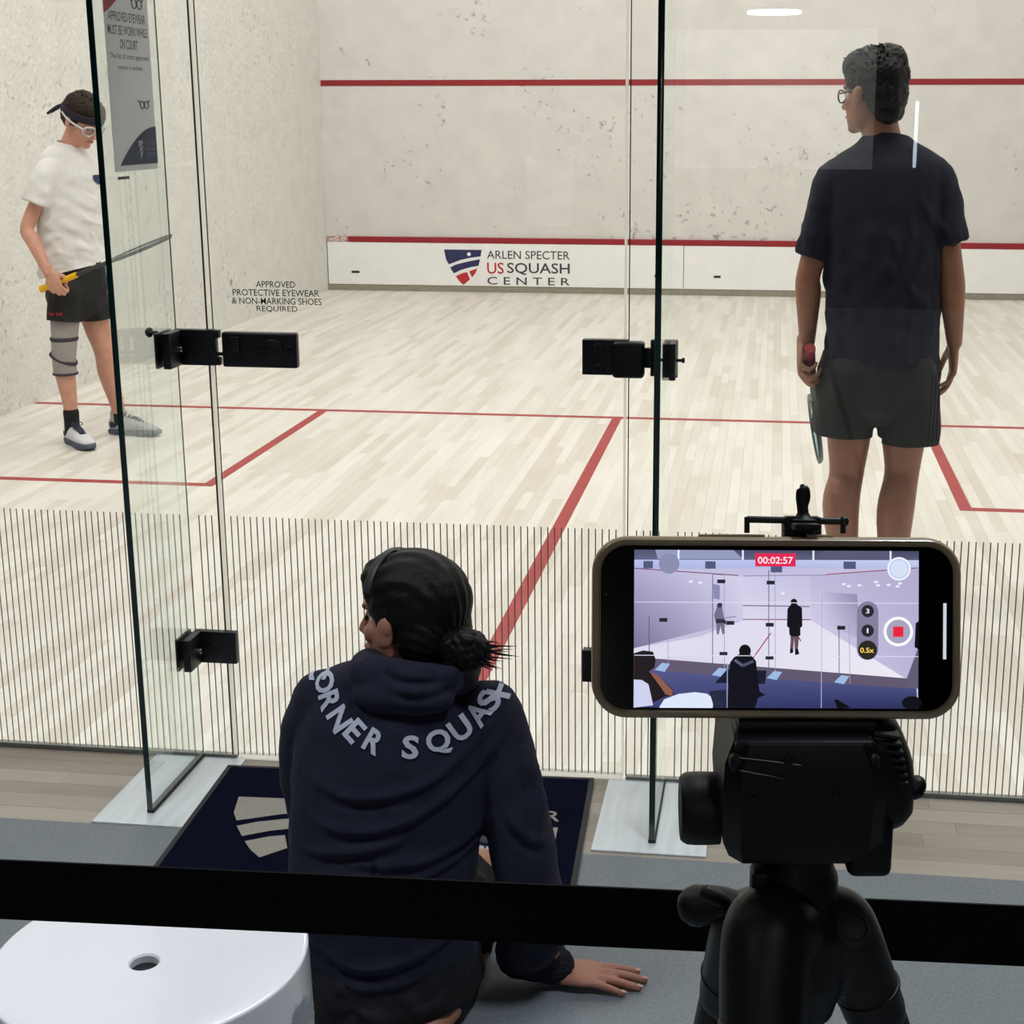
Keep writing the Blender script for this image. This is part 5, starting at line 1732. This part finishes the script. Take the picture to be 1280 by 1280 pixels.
shoe(pL, V((RA.x, RA.y, 0)) - d1 * 0.06, d1, 0.28, M['shoe_white'], M['sole'], M['shoe_navy'])
shoe(pL, V((LA.x, LA.y, 0)) - d2 * 0.06, d2, 0.28, M['shoe_grey'], M['sole'], M['shoe_navy'])
pp = hr(0, 0.055, -0.029)
racket('racket', 'dark squash racket with yellow grip held by player in white t-shirt', pp - ld * 0.085, ld, ld.cross(vd) * -1 + vd * 0.06, M['grip_yellow'], M['racket_dark'], M['string'])

# ---------------------------------------------------------------- spectator on the floor
pG = thing('person', 'person in navy lettered hoodie sitting on the floor with black hair bun', 'person', (3.345, -0.93, 0))
hG = Fig((3.386, -0.875, 0.694), rmat((-math.sin(math.radians(67)), math.cos(math.radians(67)), -0.03), (0.12, 0.05, 1)), 0.94)
b = MB()
head_shapes(b, hG, 0.94)
b.tube([(3.385, -0.905, 0.52), (3.39, -0.895, 0.60), (3.398, -0.885, 0.65), (3.40, -0.88, 0.70)], [(0.07, 0.055), (0.052, 0.052), (0.047, 0.05), (0.045, 0.05)], 18)
b.tube([(3.345, -0.93, 0.10), (3.345, -0.94, 0.25), (3.36, -0.92, 0.44), (3.375, -0.905, 0.55), (3.39, -0.895, 0.60)], [(0.145, 0.105), (0.115, 0.085), (0.135, 0.085), (0.12, 0.07), (0.05, 0.05)], 22)
hw = atz(692, 1216, 0.02)
wr = V((hw.x - 0.006, hw.y, 0.036))
RS, RE = V((3.540, -0.905, 0.535)), V((3.588, -0.94, 0.285))
LS, LE, LW = V((3.225, -0.905, 0.545)), V((3.195, -0.83, 0.31)), V((3.27, -0.60, 0.22))
b.tube([RS, RS.lerp(RE, 0.5), RE, RE.lerp(wr, 0.4), wr], [0.042, 0.038, 0.032, 0.033, (0.024, 0.021)], 14, (0, 1, 0))
b.tube([LS, LS.lerp(LE, 0.5), LE, LE.lerp(LW, 0.4), LW], [0.042, 0.038, 0.032, 0.033, 0.022], 14, (0, 0, 1))
hh = Fig((wr.x + 0.002, wr.y, 0.022), Matrix(((0.04, 1, 0.0), (-1, 0.04, 0), (0, -0.02, 1))).normalized(), 0.93)
hand_shapes(b, hh, -1, CURL_FLAT, 0.15, 0.75)
h2 = Fig(LW, Matrix(((0, 0.7, -0.7), (-0.2, 0.7, 0.7), (1, 0, 0))).normalized(), 0.9)
hand_shapes(b, h2, 1, CURL_REST, 0.3)
LT, RT_ = [V((3.28, -0.90, 0.10)), V((3.14, -0.60, 0.125)), V((3.34, -0.53, 0.085))], [V((3.41, -0.90, 0.10)), V((3.462, -0.66, 0.10)), V((3.474, -0.92, 0.045))]
for q in (LT, RT_):
    ft = q[2] + (q[2] - q[1]).normalized() * 0.04
    b.tube([q[0], q[0].lerp(q[1], 0.5), q[1], q[1].lerp(q[2], 0.35), q[2]], [0.082, 0.072, 0.052, 0.050, 0.034], 18, (0, 0, 1))
b.tube([RT_[2], V((3.462, -0.985, 0.038)), V((3.436, -1.040, 0.028)), V((3.412, -1.075, 0.020))], [(0.034, 0.034), (0.034, 0.030), (0.036, 0.022), (0.030, 0.014)], 16, (1, 0, 0), 4)
v, n, f = skin(b, 0.003, 7)
obj('body', (v, f), M['skin_c'], pG, smooth=True)
nails(pG, hh, -1, CURL_FLAT, 0.75)
face_parts(pG, hG, 0.011)
for q in (LT,):
    d = (q[2] - q[1]); d.z = 0; d.normalize()
    shoe(pG, V((q[2].x, q[2].y, 0.0125)) - d * 0.03, d, 0.245, M['shoe_white'], M['sole'], M['shoe_navy'])
    obj('sock', MB().tube([q[2] - (q[2] - q[1]).normalized() * 0.06, q[2], V((q[2].x, q[2].y, 0.06)) + d * 0.02], [0.039, 0.038, 0.037], 16, (0, 0, 1)), M['sock'], pG, smooth=True)
# hair: smooth cap drawn back to a low bun
b = MB()
b.ell(hG(0, -0.014, 0.040), (0.083, 0.103, 0.086), hG.R)
b.ell(hG(0, 0.02, 0.060), (0.073, 0.076, 0.060), hG.R)
b.ell(hG(0.0, -0.052, -0.012), (0.075, 0.062, 0.074), hG.R)
b.ell(hG(0.01, -0.085, -0.045), (0.042, 0.036, 0.034), hG.R)
v, n, f = skin(b, 0.0035, 5)
lv_ = hG.inv(v)
v = v + n * (0.0011 * np.sin(np.arctan2(lv_[:, 0], lv_[:, 2] + 0.06) * 34 + 2 * np.sin(lv_[:, 1] * 30)))[:, None]
v = tuck(v, hG(0, 0.062, 0.070), hG.R @ V((0, 0.86, -0.5)), hG(0, 0, 0))
hair = obj('hair', (v, f), M['hair_black'], pG, smooth=True)
bc = V((3.497, -0.945, 0.672))
b = MB().ell(bc, (0.044, 0.038, 0.033), Matrix.Rotation(0.25, 3, 'Y'))
b.ell(bc + V((-0.035, 0.02, 0.008)), (0.03, 0.03, 0.026))
for i in range(5):
    a = i * 1.26
    b.tube([bc + V((0.03 * math.cos(a + t), -0.012 - 0.01 * math.cos(t * 2), 0.022 * math.sin(a + t))) for t in (0, 0.5, 1.0, 1.5)], [0.010, 0.013, 0.012, 0.006], 10, (0, 1, 0))
v, n, f = skin(b, 0.003, 3)
v = v + n * wob(v, 0.0015, 220, 55)[:, None]
obj('hair_bun', (v, f), M['hair_black'], hair, smooth=True)
b = MB()
for i in range(26):
    a = rs.uniform(-1.1, 0.6)
    s = bc + V((0.034 * math.cos(a), -0.01 + rs.uniform(-0.02, 0.02), 0.026 * math.sin(a)))
    e = s + V((rs.uniform(0.012, 0.058) * math.cos(a * 0.4), rs.uniform(-0.02, 0.02), rs.uniform(-0.016, 0.010)))
    b.tube([s, s.lerp(e, 0.5) + V((0, 0, rs.uniform(-0.004, 0.006))), e], [0.0024, 0.0014, 0.0003], 5, (0, 1, 0), 3)
for i in range(10):
    a = rs.uniform(0.5, 2.4)
    s = hG(0.075 * math.cos(a), -0.08, 0.0 + 0.04 * math.sin(a))
    e = s + V((rs.uniform(0.0, 0.03), -0.01, rs.uniform(-0.02, 0.008)))
    b.tube([s, s.lerp(e, 0.5) + V((0, 0, 0.005)), e], [0.0008, 0.0006, 0.0003], 4, (0, 1, 0), 3)
obj('stray_hair', b, M['hair_black'], hair, smooth=True, kind='stuff')
n_ = 30
obj('hair_sheen_band', MB().tube([hG(0.0845 * math.cos(a), 0.034, 0.039 + 0.0875 * math.sin(a)) for a in np.linspace(0.25, PI - 0.25, n_)], [(0.008, 0.0015)] * n_, 8, tuple(hG.R @ V((0, 1, 0))), 1), mat('grey_hair_sheen', (44, 46, 50), 0.5), hair, smooth=True)  # grey arc standing in for the sheen on the front hair
# hoodie
b = MB()
b.tube([(3.345, -0.945, 0.04), (3.345, -0.95, 0.12), (3.345, -0.955, 0.24), (3.352, -0.95, 0.36), (3.366, -0.93, 0.47), (3.380, -0.908, 0.55), (3.390, -0.895, 0.585), (3.398, -0.885, 0.605)],
       [(0.158, 0.135), (0.165, 0.138), (0.163, 0.128), (0.166, 0.122), (0.172, 0.118), (0.160, 0.100), (0.112, 0.082), (0.066, 0.066)], 34)
b.tube([V((3.525, -0.905, 0.54)), V((3.552, -0.915, 0.46)), V((3.582, -0.935, 0.34)), V((3.598, -0.94, 0.24)), V((3.610, -0.90, 0.15)), wr + V((-0.045, -0.012, 0.032)), wr + V((-0.012, 0, 0.006))], [0.060, 0.058, 0.057, 0.056, 0.055, 0.053, 0.046], 22, (0, 1, 0))
b.tube([V((3.24, -0.905, 0.545)), V((3.208, -0.885, 0.46)), V((3.196, -0.85, 0.36)), V((3.20, -0.80, 0.28)), V((3.24, -0.68, 0.23)), LW], [0.060, 0.060, 0.058, 0.060, 0.054, 0.036], 22, (0, 1, 0))
v, n, f = skin(b, 0.0045, 7)
def creases(v, n, curves, face, amp=0.006, wid=0.010):
    """soft ridges with a valley beneath them along drape lines (points in x, z on the cloth)"""
    d = np.zeros(len(v))
    q = v[:, [0, 2]]
    for c in curves:
        c = np.array(catmull([np.array(x) for x in c], 8))
        best = np.full(len(v), 9.0)
        sgn = np.zeros(len(v))
        tt = np.zeros(len(v))
        for k in range(len(c) - 1):
            ab = c[k + 1] - c[k]
            t = np.clip(((q - c[k]) @ ab) / (ab @ ab), 0, 1)
            w_ = q - c[k] - t[:, None] * ab
            dist = np.linalg.norm(w_, axis=1)
            m_ = dist < best
            best[m_] = dist[m_]
            sgn[m_] = (ab[0] * w_[:, 1] - ab[1] * w_[:, 0])[m_]
            tt[m_] = ((k + t) / (len(c) - 1))[m_]
        s_ = best * np.sign(sgn) / wid
        env = np.clip(np.sin(np.clip(tt, 0.02, 0.98) * PI), 0, 1) ** 0.6
        d += env * amp * (np.exp(-(s_ - 0.5) ** 2) - 0.9 * np.exp(-((s_ + 0.8) * 1.3) ** 2))
    return d * (n @ A3(face) > 0.1)
def xz(*pts): return [(at(x, y, -1.05).x, at(x, y, -1.05).z) for x, y in pts]
CR = [xz((366, 1022), (440, 1038), (520, 1026), (585, 988), (612, 955)), xz((364, 1070), (420, 1064), (470, 1058), (508, 1048)), xz((440, 1072), (520, 1080), (580, 1068), (602, 1050)),
      xz((380, 985), (450, 1000), (540, 985), (604, 935)), xz((372, 1096), (430, 1092), (500, 1098), (560, 1090), (596, 1078)), xz((400, 1112), (480, 1118), (570, 1108)),
      xz((640, 985), (655, 1020), (662, 1070)), xz((620, 1040), (650, 1075), (680, 1090)), xz((470, 1060), (480, 1080), (470, 1100)), xz((400, 1180), (450, 1200), (520, 1195), (590, 1170)), xz((410, 1210), (470, 1225), (560, 1215))]
v = v + n * (creases(v, n, CR, (0, -1, 0)) + wob(v, 0.0016, 60, 66))[:, None]
hood = obj('hoodie', cut(v, f, [((3.345, -0.95, 0.055), (0, 0, -1), 0.3)]), M['hoodie'], pG, smooth=True, solid=0.004)
bvh = BVHTree.FromPolygons([tuple(x) for x in v], f)
b = MB().tube([wr + V((-0.055, -0.004, 0.022)), wr + V((0.012, 0.0, -0.001))], [(0.048, 0.044), (0.036, 0.032)], 22, (0, 1, 0), 4)
v, n, f = skin(b, 0.003, 2)
v = v + n * (0.0012 * np.sin(np.arctan2(v[:, 1] - wr.y, v[:, 2] - wr.z) * 26))[:, None]
v[:, 2] = np.maximum(v[:, 2], 0.001)
obj('cuff', (v, f), M['hoodie_dark'], hood, smooth=True)
# hood lying on the shoulders
b = MB()
pts = []
b.tube([(3.312, -0.845, 0.606), (3.318, -0.905, 0.622), (3.346, -0.955, 0.630), (3.400, -0.978, 0.628), (3.456, -0.962, 0.618), (3.484, -0.915, 0.608), (3.478, -0.845, 0.604)],
       [(0.020, 0.026), (0.026, 0.030), (0.028, 0.032), (0.030, 0.032), (0.028, 0.031), (0.024, 0.028), (0.018, 0.024)], 18, (0, 0, 1), 5)
b.ell((3.400, -0.990, 0.602), (0.088, 0.034, 0.034), Matrix.Rotation(-0.25, 3, 'X'))
b.ell((3.350, -0.972, 0.618), (0.050, 0.030, 0.028), Matrix.Rotation(0.5, 3, 'Y'))
b.ell((3.452, -0.972, 0.612), (0.050, 0.030, 0.030), Matrix.Rotation(-0.5, 3, 'Y'))
v, n, f = skin(b, 0.0035, 5)
fd = 0.0035 * np.sin((v[:, 2] * 1.0 + 0.9 * (v[:, 0] - 3.395) ** 2 * 6 - 0.25 * v[:, 1]) * 120) * np.clip((0.62 - v[:, 2]) / 0.03, 0, 1)
HC = [xz((455, 838), (490, 858), (540, 864), (590, 852)), xz((470, 868), (520, 878), (575, 866)), xz((478, 812), (500, 832), (545, 842), (600, 836))]
v = v + n * (creases(v, n, HC, (0, -1, 0), 0.006, 0.009) + wob(v, 0.0012, 60, 71))[:, None]
obj('hood', (v, f), M['hoodie'], hood, smooth=True)
# arched lettering across the back
cx, cz, rad = at(517, 832, -1.02).x, at(517, 832, -1.02).z, 0.148
PRJ = V((-0.08, 0.93, -0.36)).normalized()
AX = V((1, 0.086, 0)).normalized()
AZ = AX.cross(PRJ).normalized()
letters = []
LT_W = dict(C=0.036, O=0.041, R=0.033, N=0.040, E=0.028, S=0.030, Q=0.043, U=0.036, A=0.040, H=0.038)
for ch, (lx, ly) in zip('CORNERSQUASH', ((402, 839), (406.5, 853), (413, 876), (425, 899), (444, 914), (468, 927), (513, 934), (548, 928), (575, 911), (598, 892), (611, 876), (625, 859))):
    d_ = (at(lx, ly, 0) - CAM).normalized()
    c = bvh.ray_cast(CAM, d_)[0] or at(lx, ly, -0.98)
    a = math.atan2(ly - 836, lx - 517)
    up, rt = AX * -math.cos(a) + AZ * math.sin(a), AX * math.sin(a) + AZ * math.cos(a)
    vv, ff = text_fit(ch, LT_W[ch] * 0.88, 0.038 if ch != 'Q' else 0.042, 0.032)
    letters.append(([c + rt * p_[0] + up * p_[1] for p_ in vv], ff))
print_on(letters, bvh, PRJ, 0.0026, hood, 'hoodie_lettering', M['hoodie_print'])
# dark shorts
b = MB()
b.tube([(3.345, -0.945, 0.075), (3.345, -0.945, 0.13), (3.345, -0.945, 0.20)], [(0.172, 0.150), (0.165, 0.14), (0.14, 0.11)], 28)
for q in (LT, RT_):
    b.tube([q[0], q[0].lerp(q[1], 0.4), q[0].lerp(q[1], 0.80)], [0.096, 0.090, 0.078], 20, (0, 0, 1))
v, n, f = skin(b, 0.0045, 5)
v = v + n * (wob(v, 0.004, 60, 81, (1, 0.6, 0.4)) + 0.005 * np.maximum(0, wob(v, 1, 75, 83)))[:, None]
v[:, 2] = np.maximum(v[:, 2], 0.002)
obj('shorts', cut(v, f, [(q[0].lerp(q[1], 0.72), (q[1] - q[0]).normalized(), 0.13) for q in (LT, RT_)]), M['leggings'], pG, smooth=True, solid=0.003)
